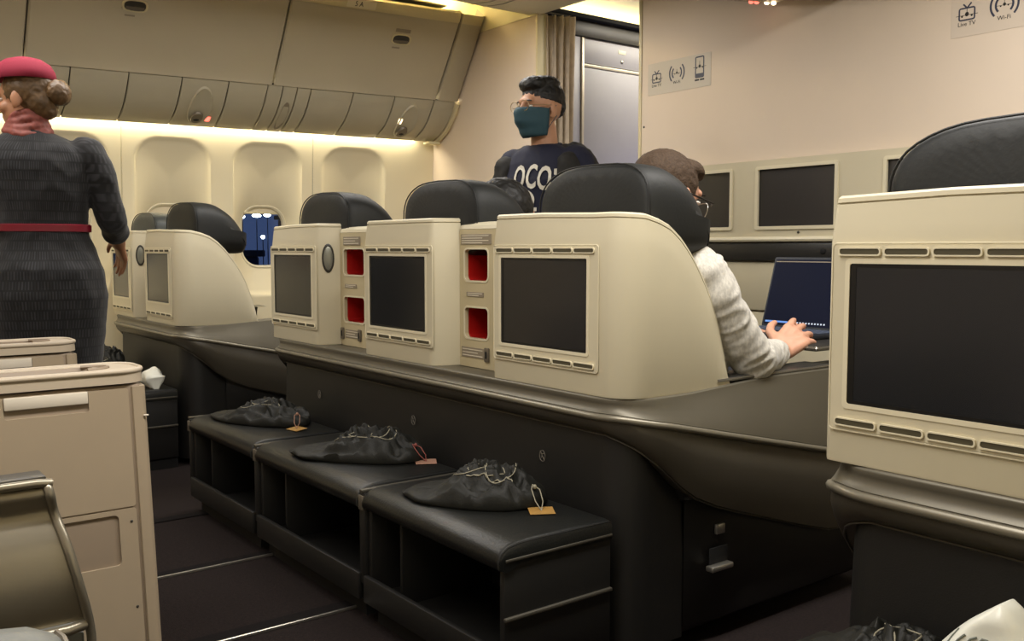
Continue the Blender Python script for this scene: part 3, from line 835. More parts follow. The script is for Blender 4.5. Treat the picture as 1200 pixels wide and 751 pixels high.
def console(x0, x1, Y, label, kind):
    yc = Y + .08; xm = (x0 + x1) / 2
    c = empty('storage_console', (xm, yc + .08, .02), label, 'console', 'storage consoles between the seats')
    cx0 = x0 + (.028 if kind == 0 or x1 - x0 < .25 else .030); cw = .115 if kind == 0 or x1 - x0 < .25 else .150; cubs = [(.887, .977), (.720, .808)]
    holes = [rr(cw, zb - za, .014, cx0 + cw / 2, (za + zb) / 2) for za, zb in cubs]
    g = plate(rr(x1 - x0 - .002, 1.035 - .634, .004, xm, (1.035 + .634) / 2), holes, .012, lambda u, v_, w_: (u, yc - w_ + .012, v_)); g.obj('face_panel', 'console_beige', c, smooth=20)
    # rounded sloping top
    rows = [[(x, yc + dy, z) for dy, z in ((.012, 1.033), (0, 1.036), (.004, 1.046), (.018, 1.055), (.05, 1.058), (.2, 1.058), (.2, 1.03))] for x in (x0 + .002, x1 - .002)]
    g = G(); g.grid(rows, closed_v=True, cap=True); g.obj('top_cap', 'shell', c)
    g = G(); g.rbox((x0 + .002, yc + .13, .60), (x1 - .002, yc + .17, 1.03), .004); g.obj('body', 'console_beige', c)
    for za, zb in cubs:
        cxm = cx0 + cw / 2
        o = rr(cw + .003, zb - za + .003, .014, cxm, (za + zb) / 2, n=5)
        g = G(); g.grid([[(u, yc + .003, v_) for u, v_ in o], [(u, yc + .12, v_) for u, v_ in o]], closed_v=True); g.add([(u, yc + .12, v_) for u, v_ in o], [list(range(len(o)))])
        cb = g.obj('red_cubby', 'red_cubby', c)
        g = plate(rr(cw + .010, zb - za + .010, .018, cxm, (za + zb) / 2), [rr(cw, zb - za, .014, cxm, (za + zb) / 2)], .002, lambda u, v_, w_: (u, yc - w_, v_)); g.obj('cubby_rim', 'shell_light', cb)
    def plate_lines(z, hgt, wd, nl, xo=0):
        g = G(); g.rbox((cx0 + xo, yc - .0022, z - hgt / 2), (cx0 + xo + wd, yc - .0002, z + hgt / 2), .0006, 1); p = g.obj('instruction_plate', 'plate_text', c)
        for k in range(nl):
            zz = z + hgt / 2 - (k + .7) * hgt / (nl + .4)
            g = G(); g.rbox((cx0 + xo + .006, yc - .0028, zz - .0012), (cx0 + xo + wd * (.92 if k % 2 == 0 else .72), yc - .0020, zz + .0012), 0); g.obj('print_line', 'print_line', p)
    plate_lines(1.006, .030, .150 if kind == 0 else .125, 4 if kind == 0 else 3, -.018 if kind == 0 else 0)
    plate_lines(.847, .014, .085, 2, .01)
    if kind == 0:
        plate_lines(.677, .030, .115, 3, -.016); sx = [cx0 + .112]
    else:
        plate_lines(.677, .030, .10, 3, .008); sx = [cx0 - .012, cx0 + .115]
    for x in sx:
        g = G(); g.rbox((x - .011, yc - .006, .655), (x + .011, yc, .697), .004); so = g.obj('socket', 'socket', c)
        g = G(); g.rbox((x - .004, yc - .0072, .666), (x + .004, yc - .0055, .686), .001); g.obj('socket_hole', 'black_gap', so)
    return c

def interp(tab, t):
    for (a, za), (b, zb) in zip(tab, tab[1:]):
        if t <= b: return za + (zb - za) * max(0, (t - a)) / (b - a)
    return tab[-1][1]
LOW = [(0, .545), (.05, .515), (.10, .474), (.15, .425), (.215, .378), (.30, .345), (.45, .299), (.60, .252), (.73, .215), (1.2, .18)]
def no_step(parent, x, Y, z):
    g = G(); g.tube([(x + .011 * math.cos(a), Y, z + .014 * math.sin(a)) for a in [2 * math.pi * k / 20 for k in range(20)]], 0.0010, 5, closed=True)
    g.tube([(x - .009, Y, z + .012), (x + .009, Y, z - .012)], .001, 5); g.tube([(x - .004, Y, z - .006), (x - .001, Y, z + .004), (x + .005, Y, z + .007)], .0012, 5)
    g.obj('no_step_mark', 'mark_grey', parent)

def base_block(x0, x1, Y, label, side_len=.81, marks=(), group='grey seat bases', latch=False, sides='lr'):
    b = empty('seating_platform', ((x0 + x1) / 2, Y, 0), label, 'seat base', group)
    r = .11; xl, xr = x0 - .008, x1 + .008
    sl = side_len - r
    SD = [.16, .205, .2052] + [.205 + (side_len - .205) * k / 12 for k in range(1, 13)]
    pl = [(xl, Y + t) for t in reversed(SD)]
    path = pl + arc_pts(xl + r, Y + r, r, 180, 270, 8) + [(xl + r + (xr - xl - 2 * r) * k / 12, Y) for k in range(1, 12)] + arc_pts(xr - r, Y + r, r, 270, 360, 8) + [(xr, Y + t) for t in SD]
    # distance travelled along a side, from the corner
    T = []
    for x, y in path: T.append(max(0, y - Y) if (x < xl + r * .7 or x > xr - r * .7) else 0)
    bead = lambda t: .590 - .218 * max(0, t - .02) if t > .02 else .590
    def topz(t): return .634 + (.016 * min(1, max(0, (t - .2) / .3)))
    low = lambda t: interp(LOW, t)
    def ledge(_, i):
        t = T[i]; bz = bead(t); tz = topz(t); h = tz - bz
        k = min(1, t / .3)
        return [(-.13, tz - .004), (-.045, tz), (-.004, tz), (.004, tz - .002), (.006, tz - .006 - .004 * k), (.003 + .012 * k, tz - .014 - h * .10 * k), (.003 + .028 * k, bz + h * .50), (.007 + .040 * k, bz + h * .28), (.012 + .042 * k, bz + .008), (.008 + .038 * k, bz)]
    g = G(); g.grid(strip(path, path, ledge)); g.obj('ledge', 'ledge', b, smooth=50)
    rows = strip(path, path, lambda _, i: [(.013 + .040 * min(1, T[i] / .3), bead(T[i]) - .002)])
    g = G(); g.tube([q[0] for q in rows], .0085, 8); g.obj('bead_trim', 'bead', b, smooth=60)
    def under(_, i):
        t = T[i]; bz = bead(t); lz = low(t); k = min(1, t / .3); h = bz - lz
        return [(.006 + .038 * k, bz - .004), (.013 + .038 * k, bz - .010), (.012 + .044 * k, bz - h * .40), (.004 + .047 * k, bz - h * .75), (-.008 + .050 * k, lz + .001), (-.016 + .050 * k, lz - .001), (-.04, lz - .001)]
    g = G(); g.grid(strip(path, path, under)); g.obj('lower_fairing', 'fairing', b, smooth=50)
    rows = strip(path, path, lambda _, i: [(-.014 + .050 * min(1, T[i] / .3), low(T[i]) - .003)])
    g = G(); g.tube([q[0] for q in rows], .0022, 6); g.obj('edge_bead', 'dull_strip', b, smooth=60)
    # black lower panels: footwell with rounded corners, then side panels after the seam
    SE = .205
    def low_panel(_, i):
        t = T[i]; lz = low(t)
        return [(-.022, lz), (-.020, lz - .02), (-.014, .25 if lz > .3 else lz * .6), (-.014, .03), (-.03, .03)]
    def cut(cond, name):
        idx = [i for i in range(len(path)) if cond(i)]
        rws = strip(path, path, low_panel)
        g = G(); g.grid([rws[i] for i in idx]); return g.obj(name, 'black_plastic', b, smooth=50)
    foot = cut(lambda i: T[i] <= SE + .0001, 'footwell_panel')
    mid = len(path) // 2
    for side in ('r', 'l'):
        ids = [i for i in range(len(path)) if T[i] > SE + .0001 and ((i > mid) == (side == 'r'))]
        rws = strip(path, path, lambda _, i: [(-.020, low(T[i])), (-.012 + .030 * min(1, (T[i] - SE) / .10), low(T[i]) - .004), (-.012 + .032 * min(1, (T[i] - SE) / .10), low(T[i]) - .03), (-.012 + .018 * min(1, (T[i] - SE) / .10), .06), (-.016, .04), (-.03, .04)])
        g = G(); g.grid([rws[i] for i in ids]); sp = g.obj('side_panel', 'black_plastic', b, smooth=50)
        if side == 'r' and latch:
            X = xr + .016
            g = G(); g.rbox((X - .004, Y + .288, .277), (X + .006, Y + .320, .303), .003); g.obj('side_catch', 'track_metal', sp)
            g = G(); g.rbox((X - .002, Y + .268, .20), (X + .0015, Y + .335, .245), .002); g.obj('lever_recess', 'black_gap', sp)
            g = G(); g.rbox((X - .004, Y + .258, .190), (X + .020, Y + .338, .204), .004, rot=Matrix.Rotation(R(0), 3, 'X')); g.obj('release_lever', 'track_metal', sp)
    for x, z in marks: no_step(foot, x, Y + .013, z)
    # end faces of the ledge
    return b

def ottoman(x0, x1, Y, label, post=True):
    yf, yb = Y - .335, Y - .014; xm = (x0 + x1) / 2
    o = empty('ottoman', (xm, (yf + yb) / 2, 0), label, 'ottoman', 'black leather foot ottomans')
    # cushion with a rolled front edge
    rows = []
    pf = [(yb, .312), (yb, .350), (yb - .01, .356), (yf + .10, .358), (yf + .05, .357), (yf + .02, .352), (yf + .004, .341), (yf - .004, .325), (yf - .002, .308), (yf + .012, .298), (yf + .03, .300), (yf + .05, .312)]
    for (x, s_) in ((x0, -.006), (x0 + .006, 0), (x0 + .014, .002), (xm, .003), (x1 - .014, .002), (x1 - .006, 0), (x1, -.006)):
        rows.append([(x, y, z + (s_ if z > .32 else 0) + .0012 * math.sin(x * 60 + y * 30)) for y, z in pf])
    g = G(); g.grid(rows, closed_v=True, cap=True); g.obj('cushion', 'leather', o, smooth=60)
    g = G(); g.tube([(x1 - .004, y, z - .002) for y, z in pf[1:9]], .003, 6); g.obj('cushion_seam', 'piping', o)
    for x in (x0 + .004, x1 - .022):
        g = G(); g.rbox((x, yf + .012, .05), (x + .018, yb, .318), .004); g.obj('side_wall', 'black_plastic', o)
    g = G(); g.rbox((x0 + .01, yb - .012, .06), (x1 - .01, yb, .31), 0); g.obj('back_wall', 'black_plastic', o)
    g = G(); g.rbox((x0 + .006, yf + .004, .055), (x1 - .006, yb, .082), .003); g.obj('bottom_shelf', 'black_plastic', o)
    g = G(); g.rbox((x0 + .002, yf - .004, .056), (x1 - .002, yf + .012, .128), .004); g.obj('front_rail', 'black_plastic', o)
    g = G(); g.rbox((x0 + .19 * (x1 - x0) + .02, yf + .03, .08), (x0 + .19 * (x1 - x0) + .032, yb - .01, .31), .003); dv = g.obj('divider', 'black_plastic', o)
    for k, zz in enumerate((.20, .185)):
        g = G(); g.rbox((x0 + .04 + k * .05, yb - .018, zz), (x0 + .08 + k * .05, yb - .012, zz + .006), .001); g.obj('back_clip', 'plate_text', o)
    g = G(); g.rbox((x0 + .02, yf + .03, .0), (x1 - .02, yb, .056), 0); g.obj('plinth', 'black_gap', o)
    if post:
        g = G(); g.rbox((x0 - .022, yf + .002, .10), (x0 + .004, yf + .03, .345), .005); pt = g.obj('corner_post', 'black_plastic', o)
        for k in range(3):
            g = G(); g.rbox((x0 - .020 + k * .008, yf - .003, .30), (x0 - .015 + k * .008, yf + .004, .338), .001); g.obj('post_rib', 'socket', pt)
        g = G(); g.rbox((x0 - .020, yf + .0, .345), (x0 - .004, yb, .353), .002); g.obj('gap_trim', 'dull_strip', o)
    g = G(); g.rbox((x1 - .006, yf + .01, .190), (x1 + .004, yb, .199), .003); g.obj('trim_strip', 'dull_strip', o)
    g = G(); g.rbox((x1 - .008, yf + .012, .318), (x1 + .002, yb, .326), .003); g.obj('trim_strip', 'dull_strip', o)
    return o

YC = 1.484
# ---- middle block of three
base_block(-3.47, -1.505, YC, 'long grey seat base carrying three cream seat shells in the middle of the cabin', marks=((-2.443, .452), (-1.817, .452), (-3.09, .452)), latch=True, side_len=1.0)
seat('leftwing', -3.465, .425, YC, 'cream seat shell bearing an oval badge in the middle row', (-3.460, -3.070, .690, .986), -3.205, badge=True, hw=.42)
seat('mid', -2.722, .440, YC, 'centre seat of the middle row, cream shell between two red cubby consoles', (-2.708, -2.306, .690, .986), -2.42, hw=.43)
seat('rightwing', -2.013, .508, YC, 'cream seat shell with curved wing, occupied by the man in grey sleeves', (-2.000, -1.597, .690, .986), -1.730, hw=.42)
console(-3.045, -2.722, YC, 'beige console with two red cubbies and two sockets beside the badged shell', 1)
console(-2.285, -2.013, YC, 'beige console with two red cubbies and one socket beside the winged shell', 0)
ottoman(-3.46, -2.862, YC, 'black leather foot ottoman under the badged seat shell')
ottoman(-2.835, -2.150, YC, 'black leather foot ottoman between two others in the middle row')
ottoman(-2.128, -1.53, YC, 'black leather foot ottoman with metal side strip under the winged shell beside the aisle')
# ---- window pair on the far side
YL = 1.35
base_block(-5.24, -4.165, YL, 'grey seat base of the far window pair beside the cabin wall')
seat('leftwing', -5.235, .395, YL, 'far window seat with cream shell partly behind the attendant', (-5.228, -4.885, .665, .980), -4.99, badge=True, head_mat='leather_grey', hw=.44, hz=1.165)
seat('rightwing', -4.655, .49, YL, 'cream winged seat shell of the far pair, black headrest beside the lit window', (-4.640, -4.255, .665, .980), -4.40, hw=.44, hz=1.195)
console(-4.84, -4.655, YL, 'beige console with red cubbies in the far window pair', 1)
ottoman(-5.22, -4.745, YL, 'black foot ottoman by the window wall under a dark pouch')
ottoman(-4.715, -4.175, YL, 'black foot ottoman in the far pair with a white plastic wrapper on it')
# ---- window pair on the near side: the aisle seat
YR = 1.335
base_block(-.895, .26, YR, 'grey seat base next to the viewer with a curved ledge under the large screen', marks=((-.612, .445),))
seat('leftwing', -.892, .49, YR, 'nearest cream seat shell with large dark screen and black headrest', (-.879, -.475, .690, .986), -.635, hw=.44, hz=1.18)
ottoman(-.875, -.30, YR, 'black foot ottoman under the nearest large screen', post=False)

# ---- row behind: consoles between the middle seats, side of the aisle seat
def row2_console(xf, yf, zt, label, lean_=.02):
    """tall storage console; its long face looks across the aisle (+x)"""
    c = empty('seat_console', (xf - .09, yf - .45, 0), label, 'console', 'tan consoles of the row behind')
    xb = xf - .135; ya = yf - .95
    sh = lambda p: (p[0], p[1] + lean_ * (zt - p[2]) / .57, p[2])
    def box(name, lo, hi, r, m, parent=c, seg=2):
        g = G(); g.rbox(lo, hi, r, seg); g.v = [sh(p) for p in g.v]; return g.obj(name, m, parent)
    box('body', (xb + .004, ya, .02), (xf - .004, yf - .012, zt - .03), .004, 'console_recess')
    # cap with an oval well
    g = plate(rr(xf - xb + .006, yf - ya + .006, .05, (xf + xb) / 2, (yf + ya) / 2, n=8), [rr(.072, .56, .03, (xf + xb) / 2 - .004, yf - .36, n=8)], .026, lambda u, v_, w_: sh((u, v_, zt - .026 + w_)))
    g.obj('cap', 'console_lid', c, smooth=30)
    oo = rr(xf - xb + .002, yf - ya + .002, .05, (xf + xb) / 2, (yf + ya) / 2, n=8)
    g = G(); g.tube([sh((u, v_, zt - .002)) for u, v_ in oo], .006, 8, closed=True); g.obj('cap_roll', 'console_lid', c, smooth=60)
    rows = []
    for k, (gr, dz) in enumerate(((0, -.001), (-.006, -.010), (-.014, -.022), (-.022, -.024))):
        rows.append([sh((u, v_, zt + dz)) for u, v_ in rr(.072 + gr * 2, .56 + gr * 2, max(.006, .03 + gr), (xf + xb) / 2 - .004, yf - .36, n=8)])
    g = G(); g.grid(rows, closed_v=True); g.add(rows[-1], [list(range(len(rows[-1])))]); g.obj('cap_well', 'console_recess', c, smooth=60)
    g = G(); g.tube([sh(((xf + xb) / 2 - .004 + .030 * math.cos(R(a)), yf - .080 + .055 * math.sin(R(a)) - .03, zt + .001)) for a in range(10, 171, 16)], .004, 6); g.obj('well_lip', 'console_recess', c)
    # front post (rounded end)
    g = G(); rows = []
    for z in (.02, zt - .034):
        rows.append([sh((x, y, z)) for x, y in [(xf - .004, yf - .030), (xf, yf - .028), (xf, yf - .012), (xf - .006, yf - .002), (xf - .02, yf), (xb + .02, yf), (xb, yf - .02), (xb, yf - .03)]])
    g.grid(rows, closed_v=True, cap=True); g.obj('front_post', 'console_tan', c, smooth=60)
    g = G(); g.cap(sh((xf, yf - .008, zt - .095)), sh((xf, yf - .001, zt - .095)), .0018, .0018); g.obj('post_bumper', 'handle_white', c)
    # upper door with handle recess
    y1 = yf - .036
    hy0, hy1, hz0, hz1 = yf - .262, yf - .112, zt - .073, zt - .030 + .006
    hz1 = zt - .034
    pl = lambda u, v_, w_: sh((xf - .010 + w_, u, v_))
    g = plate(rr(y1 - ya, .243, .006, (ya + y1) / 2, zt - .036 - .1215), [rr(hy1 - hy0, .042, .005, (hy0 + hy1) / 2, zt - .056)], .010, pl)
    d = g.obj('upper_door', 'console_tan', c, smooth=20)
    g = G(); g.rbox((xf - .014, hy0, zt - .078), (xf - .007, hy1, zt - .035), .001); g.v = [sh(p) for p in g.v]; g.obj('handle_recess', 'console_recess', d)
    g = G(); g.rbox((xf - .006, hy0 + .001, zt - .060), (xf + .003, hy1 - .001, zt - .036), .002); g.v = [sh(p) for p in g.v]; g.obj('handle', 'handle_white', d)
    # lower door with an inset panel
    g = plate(rr(y1 - ya, zt - .31, .006, (ya + y1) / 2, (zt - .285 + .03) / 2), [rr(.24, .105, .010, yf - .036 - .03 - .125, zt - .345)], .010, pl)
    ld = g.obj('lower_door', 'console_tan', c, smooth=20)
    g = G(); g.rbox((xf - .010, yf - .310, zt - .396), (xf - .0045, yf - .068, zt - .294), .002); g.v = [sh(p) for p in g.v]; g.obj('inset_panel', 'console_tan', ld)
    for zz in (zt - .31, zt - .49):
        g = G(); g.ell(sh((xf, yf - .047, zz)), (.0015, .003, .003), n=8, m=6); g.obj('screw', 'dark_rail', c)
    return c
row2_console(-1.955, .562, .735, 'tan storage console with white handle nearest the black foot ottomans')
row2_console(-2.70, .600, .730, 'tan storage console with white handle standing behind the other tan console')

sp = empty('seat_side_panel', (-1.5, -.1, 0), 'silver metallic seat side panel with rolled top edge and bead', 'seat panel')
XS = -1.5
pr_ = [(-.012, .634), (.004, .632), (.012, .624), (.010, .612), (.002, .600), (-.002, .588), (.006, .572), (.020, .556), (.030, .530), (.034, .490), (.032, .450), (.026, .424)]
g = G(); rows = []
for k in range(12):
    y = -.65 + (.93) * k / 11
    rows.append([(XS + o_, y + .045 * max(0, (.632 - z)) / .2 * (k / 11), z) for o_, z in pr_])
g.grid(rows); g.obj('side_skin', 'silver_panel', sp, smooth=60)
g = G(); g.grid([[(XS + o_ - .06, y, z) for o_, z in pr_] for y in (-.65, .28)]); g.obj('inner_skin', 'dark_rail', sp)
fr = [(XS + o_, .283 + .045 * (.632 - z) / .2, z) for o_, z in pr_] + [(XS + .024, .333, .40), (XS + .022, .335, .30), (XS + .02, .335, .06)]
g = G(); g.tube([(p[0] + .002, p[1], p[2]) for p in fr], .007, 8); g.obj('front_trim', 'silver_panel', sp, smooth=60)
g = G(); g.tube([(XS + .010, -.65, .637), (XS + .010, .27, .637), (XS + .006, .290, .634)], .0065, 8); g.obj('top_roll', 'silver_panel', sp, smooth=60)
g = G(); g.rbox((XS - .05, -.65, .637), (XS + .0, .285, .644), .003); g.obj('top_cover', 'dark_rail', sp)
g = G(); g.tube([(XS + .032, -.65, .415), (XS + .032, .30, .415), (XS + .026, .325, .417)], .009, 8); g.obj('bead', 'silver_panel', sp, smooth=60)
g = G(); g.rbox((XS - .04, -.65, .03), (XS + .022, .325, .405), .006); g.obj('lower_panel', 'arm_grey', sp)
ar = empty('armrest', (-.9, -.1, 0), 'grey rounded armrest end of the aisle seat beside the viewer', 'armrest')
g = G(); rows = []
for (y, k) in ((-.5, 1), (.12, 1), (.155, .985), (.178, .95), (.192, .88), (.198, .78)):
    rows.append([(-.90 + a * .05, y, .30 + (b_) * .345 * (k if b_ > .5 else 1)) for a, b_ in ((-1, 0), (-1, .85), (-.9, .94), (-.6, .985), (0, 1), (.6, .985), (.9, .94), (1, .85), (1, 0))])
g.grid(rows, cap=False); g.add([rows[-1][k] for k in range(9)], [list(range(9))]); g.obj('pad', 'arm_grey', ar, smooth=50)
g = G(); g.tube([(x + .0 , y + .002, z) for x, y, z in rows[3]], .003, 6); g.obj('pad_edge', 'socket', ar)
g = G(); g.rbox((-.945, -.5, .02), (-.855, .17, .30), .01); g.obj('support', 'black_plastic', ar)

# ================================================================== people
def xf(g, mtx):
    g.v = [tuple(mtx @ Vector(p)) for p in g.v]; return g

def head_prims(g, T, female=False, ears=True):
    h = G()
    h.ell((0, -.014, .030), (.074, .096, .088), n=28, m=18)
    h.ell((0, .020, -.035), (.060, .070, .078), n=24, m=16)
    h.ell((0, .052, -.082), (.034, .034, .028))
    h.ell((0, .072, .034), (.048, .020, .018))              # brow
    for s in (-1, 1):
        h.ell((s * .038, .056, -.022), (.026, .026, .024))  # cheeks
        if ears:
            h.ell((s * .078, -.008, -.008), (.008, .020, .032), rot=Matrix.Rotation(R(s * -18), 3, 'Z'))
            h.ell((s * .076, .002, -.030), (.007, .010, .012))
    h.chain([(0, .086, .022), (0, .100, -.004), (0, .106, -.020)], [.0085, .010, .013])
    for s in (-1, 1): h.ell((s * .012, .092, -.022), (.009, .010, .008))
    h.ell((0, .083, -.052), (.024, .011, .008)); h.ell((0, .080, -.064), (.020, .011, .008))
    g.add([T @ Vector(p) for p in h.v], h.f)

def eyes(T, parent):
    for s in (-1, 1):
        g = G(); g.ell((s * .031, .0755, .010), (.0125, .0105, .0062), n=14, m=10); xf(g, T); e = g.obj('eye', 'eye_white', parent)
        g = G(); g.ell((s * .031, .0835, .010), (.0055, .0045, .0055), n=12, m=8); xf(g, T); g.obj('iris', 'eye_dark', e)
        g = G(); g.tube([(s * (.031 + dx), .084 - abs(dx) * .25 + .003, .030 + .004 * (1 - (dx / .018) ** 2)) for dx in (-.018, -.009, 0, .009, .018)], .0028, 6); xf(g, T); g.obj('eyebrow', 'hair_black', parent)

def hand_prims(g, wrist, d, up, side=1, curl=20, size=1.0, spread=1.0):
    """d: wrist->fingers, up: back of the hand, side +1 when the thumb lies on +(d x up)"""
    d = Vector(d).normalized(); up = (Vector(up) - d * Vector(up).dot(d)).normalized(); lat = d.cross(up) * side
    w0 = Vector(wrist); k = size
    base = []
    for i, (l, off) in enumerate(((.086, .030), (.090, .010), (.086, -.011), (.078, -.030))):
        kn = w0 + d * l * k + lat * off * k
        g.cap(w0 + lat * off * .55 * k + d * .006, kn, .0165 * k, .0125 * k, 12); base.append((kn, off))
    g.cap(w0 + d * .03 * k + lat * .014 * k, w0 + d * .07 * k - lat * .014 * k, .016 * k, .015 * k, 12)
    for i, (kn, off) in enumerate(base):
        L = (.043, .048, .045, .035)[i] * k
        dir_ = (d + lat * off * 3.2 * spread).normalized(); p = kn; ax = up
        for s_ in range(3):
            a = R(curl * (.6 + .55 * s_) + i * 3)
            dd = dir_ * math.cos(a) - up * math.sin(a)
            q = p + dd * L * (1, .66, .52)[s_]
            g.cap(p, q, (.0098, .0090, .0082)[s_] * k, (.0090, .0082, .0070)[s_] * k, 10); p = q
    t0 = w0 + d * .022 * k + lat * .024 * k; t1 = t0 + (d * .55 + lat * .75 - up * .25).normalized() * .042 * k
    t2 = t1 + (d * .88 + lat * .35 - up * .25).normalized() * .032 * k; t3 = t2 + (d * .97 + lat * .05 - up * .25).normalized() * .026 * k
    g.chain([t0, t1, t2, t3], [.0155 * k, .0115 * k, .0102 * k, .0082 * k])

def frame(loc, yaw): return Matrix.Translation(loc) @ Matrix.Rotation(yaw, 4, 'Z')
def wrinkle(amp, sc, seed=0):
    off = Vector((seed * 3.1, seed * 1.7, seed * 5.3))
    def f(co):
        p = co * sc + off
        return amp * (1 - 2 * abs(noise.noise(p))) + amp * .5 * noise.noise(p * 2.3)
    return f

# ------------------------------------------------ cabin attendant in the far aisle
def attendant():
    loc = Vector((-3.85, .755, 0)); B = frame(loc, R(77))
    root = empty('person', loc, 'cabin attendant in dark patterned dress, crimson hat and belt, seen from behind', 'person')
    TH = B @ Matrix.Translation((-.045, .02, 1.525)) @ Matrix.Rotation(R(62), 4, 'Z') @ Matrix.Rotation(R(-8), 4, 'X')
    hd = B @ Matrix.Translation((-.045, .02, 1.525))
    g = G(); head_prims(g, TH)
    b = G()
    b.cap((-.038, .0, 1.36), (-.043, .010, 1.47), .052, .048)
    b.loft([(.86, 0, 0, .14, .10), (1.05, 0, 0, .115, .085), (1.25, -.01, 0, .135, .08), (1.33, -.02, 0, .125, .06), (1.40, -.035, 0, .06, .05)])
    for s in (-1, 1):
        b.chain([(s * .085, 0, .88), (s * .085, .01, .50), (s * .08, -.01, .10)], [.085, .055, .036])
        b.chain([(s * .08, -.02, .10), (s * .08, .06, .055), (s * .08, .13, .04)], [.034, .030, .022])
    # right arm to the open side, left arm hanging ahead
    b.chain([(.165, -.005, 1.31), (.236, .0, 1.075), (.262, .15, 1.0)], [.034, .034, .027])
    hand_prims(b, (.262, .155, .998), (.12, .62, -.55), (.75, .1, .5), side=-1, curl=16, size=.92)
    b.chain([(-.195, -.005, 1.31), (-.262, .03, 1.08), (-.19, .20, 1.05)], [.034, .034, .027])
    hand_prims(b, (-.19, .205, 1.05), (.3, .9, -.1), (-.4, .1, .8), side=1, curl=25, size=.92)
    g.add([B @ Vector(p) for p in b.v], b.f)
    remesh('body', g, .0055, 4, 'skin_f', root)
    eyes(TH, root)
    # dress
    d = G()
    d.loft([(.44, .0, .0, .168, .135), (.50, 0, 0, .178, .14), (.66, 0, 0, .198, .15), (.80, 0, -.01, .212, .158), (.90, 0, -.008, .203, .152), (.98, 0, 0, .172, .125), (1.055, 0, .0, .148, .105), (1.10, 0, 0, .150, .107), (1.20, -.005, 0, .172, .116), (1.30, -.010, 0, .190, .110), (1.345, -.015, 0, .175, .092), (1.385, -.025, 0, .115, .072), (1.412, -.035, .0, .064, .058)], n=36)
    d.chain([(.155, -.002, 1.335), (.198, -.005, 1.25), (.236, .0, 1.085), (.25, .075, 1.045)], [.066, .060, .052, .045])
    d.chain([(-.185, -.002, 1.335), (-.228, -.0, 1.25), (-.262, .03, 1.085), (-.235, .10, 1.06)], [.066, .060, .052, .045])
    d.ell((.250, .072, 1.045), (.052, .038, .050))            # rolled cuffs
    d.ell((-.235, .10, 1.06), (.050, .038, .050))
    xf(d, B)
    dr_ = remesh('dress', d, .008, 5, 'dress', root, disp=wrinkle(.004, 11, 1))
    o = rr(.315, .232, .10, n=8)
    g = G(); g.grid([[B @ Vector((u * s_, v_ * s_, z)) for u, v_ in o] for s_, z in ((.98, 1.040), (1.035, 1.042), (1.04, 1.066), (.985, 1.069))], closed_v=True); g.obj('belt', 'belt', root, smooth=60)
    g = G(); g.rbox((.140, -.045, 1.040), (.160, -.02, 1.070), .003); xf(g, B); g.obj('belt_loop', 'belt', root)
    # scarf round the collar
    g = G()
    for k, (z, r_) in enumerate(((1.400, .066), (1.424, .060), (1.448, .055), (1.466, .051))):
        g.tube([(-.040 + r_ * 1.08 * math.cos(a), .006 + r_ * .95 * math.sin(a), z + .010 * math.cos(a * 2 + k)) for a in [2 * math.pi * q / 24 for q in range(24)]], .015 - k * .0012, 8, closed=True)
    xf(g, B); remesh('scarf', g, .005, 4, 'scarf', root, disp=wrinkle(.003, 25, 2))
    g = G(); g.tube([(-.040 + .072 * math.cos(a), .004 + .066 * math.sin(a), 1.392 + .006 * math.cos(a * 2)) for a in [2 * math.pi * q / 30 for q in range(30)]], .005, 6, closed=True); xf(g, B); g.obj('scarf_hem', 'white_print', root)
    # hair: swept back to a bun
    h = G()
    h.ell((0, -.022, .034), (.080, .094, .090), n=28, m=18)
    h.ell((0, -.060, -.010), (.066, .055, .070))
    h.ell((.0, -.075, -.045), (.045, .035, .035))
    xf(h, TH)
    def cut_face(co):
        q = TH.inverted() @ co
        return 0
    hr = remesh('hair', h, .005, 3, 'hair_brown', root, disp=wrinkle(.0025, 45, 3))
    h = G(); h.ell((.004, -.128, .010), (.052, .040, .046), n=24, m=16)
    for k in range(5):
        a = R(k * 34 - 60); h.tube([(.004 + .044 * math.cos(t) * math.cos(a), -.128 - .030 * math.sin(t) , .010 + .042 * math.cos(t) * math.sin(a)) for t in [math.pi * q / 10 for q in range(11)]], .010, 6)
    xf(h, TH); bn = remesh('hair_bun', h, .004, 3, 'hair_brown', root, disp=wrinkle(.002, 60, 4))
    # hat: shallow felt dome set towards the back of the crown
    h = G(); rows = []
    for (r_, z) in ((.002, .060), (.030, .058), (.055, .050), (.078, .032), (.090, .008), (.0935, -.012), (.090, -.020), (.084, -.014), (.05, .02), (.002, .03)):
        rows.append([(r_ * math.cos(a), r_ * 1.12 * math.sin(a), z) for a in [2 * math.pi * q / 36 for q in range(36)]])
    h.grid(rows, closed_v=True, cap=True)
    xf(h, TH @ Matrix.Translation((0, -.012, .092)) @ Matrix.Rotation(R(6), 4, 'X') @ Matrix.Scale(1.06, 4)); h.obj('hat', 'hat_red', root, smooth=60)
    for s in (-1, 1):
        g = G(); g.chain([(s * .08, -.035, .055), (s * .08, .05, .045), (s * .08, .14, .032)], [.042, .042, .030]); g.cap((s * .08, -.05, .09), (s * .08, -.05, .012), .018, .012); xf(g, B); remesh('shoe', g, .008, 3, 'shoe', root)
attendant()

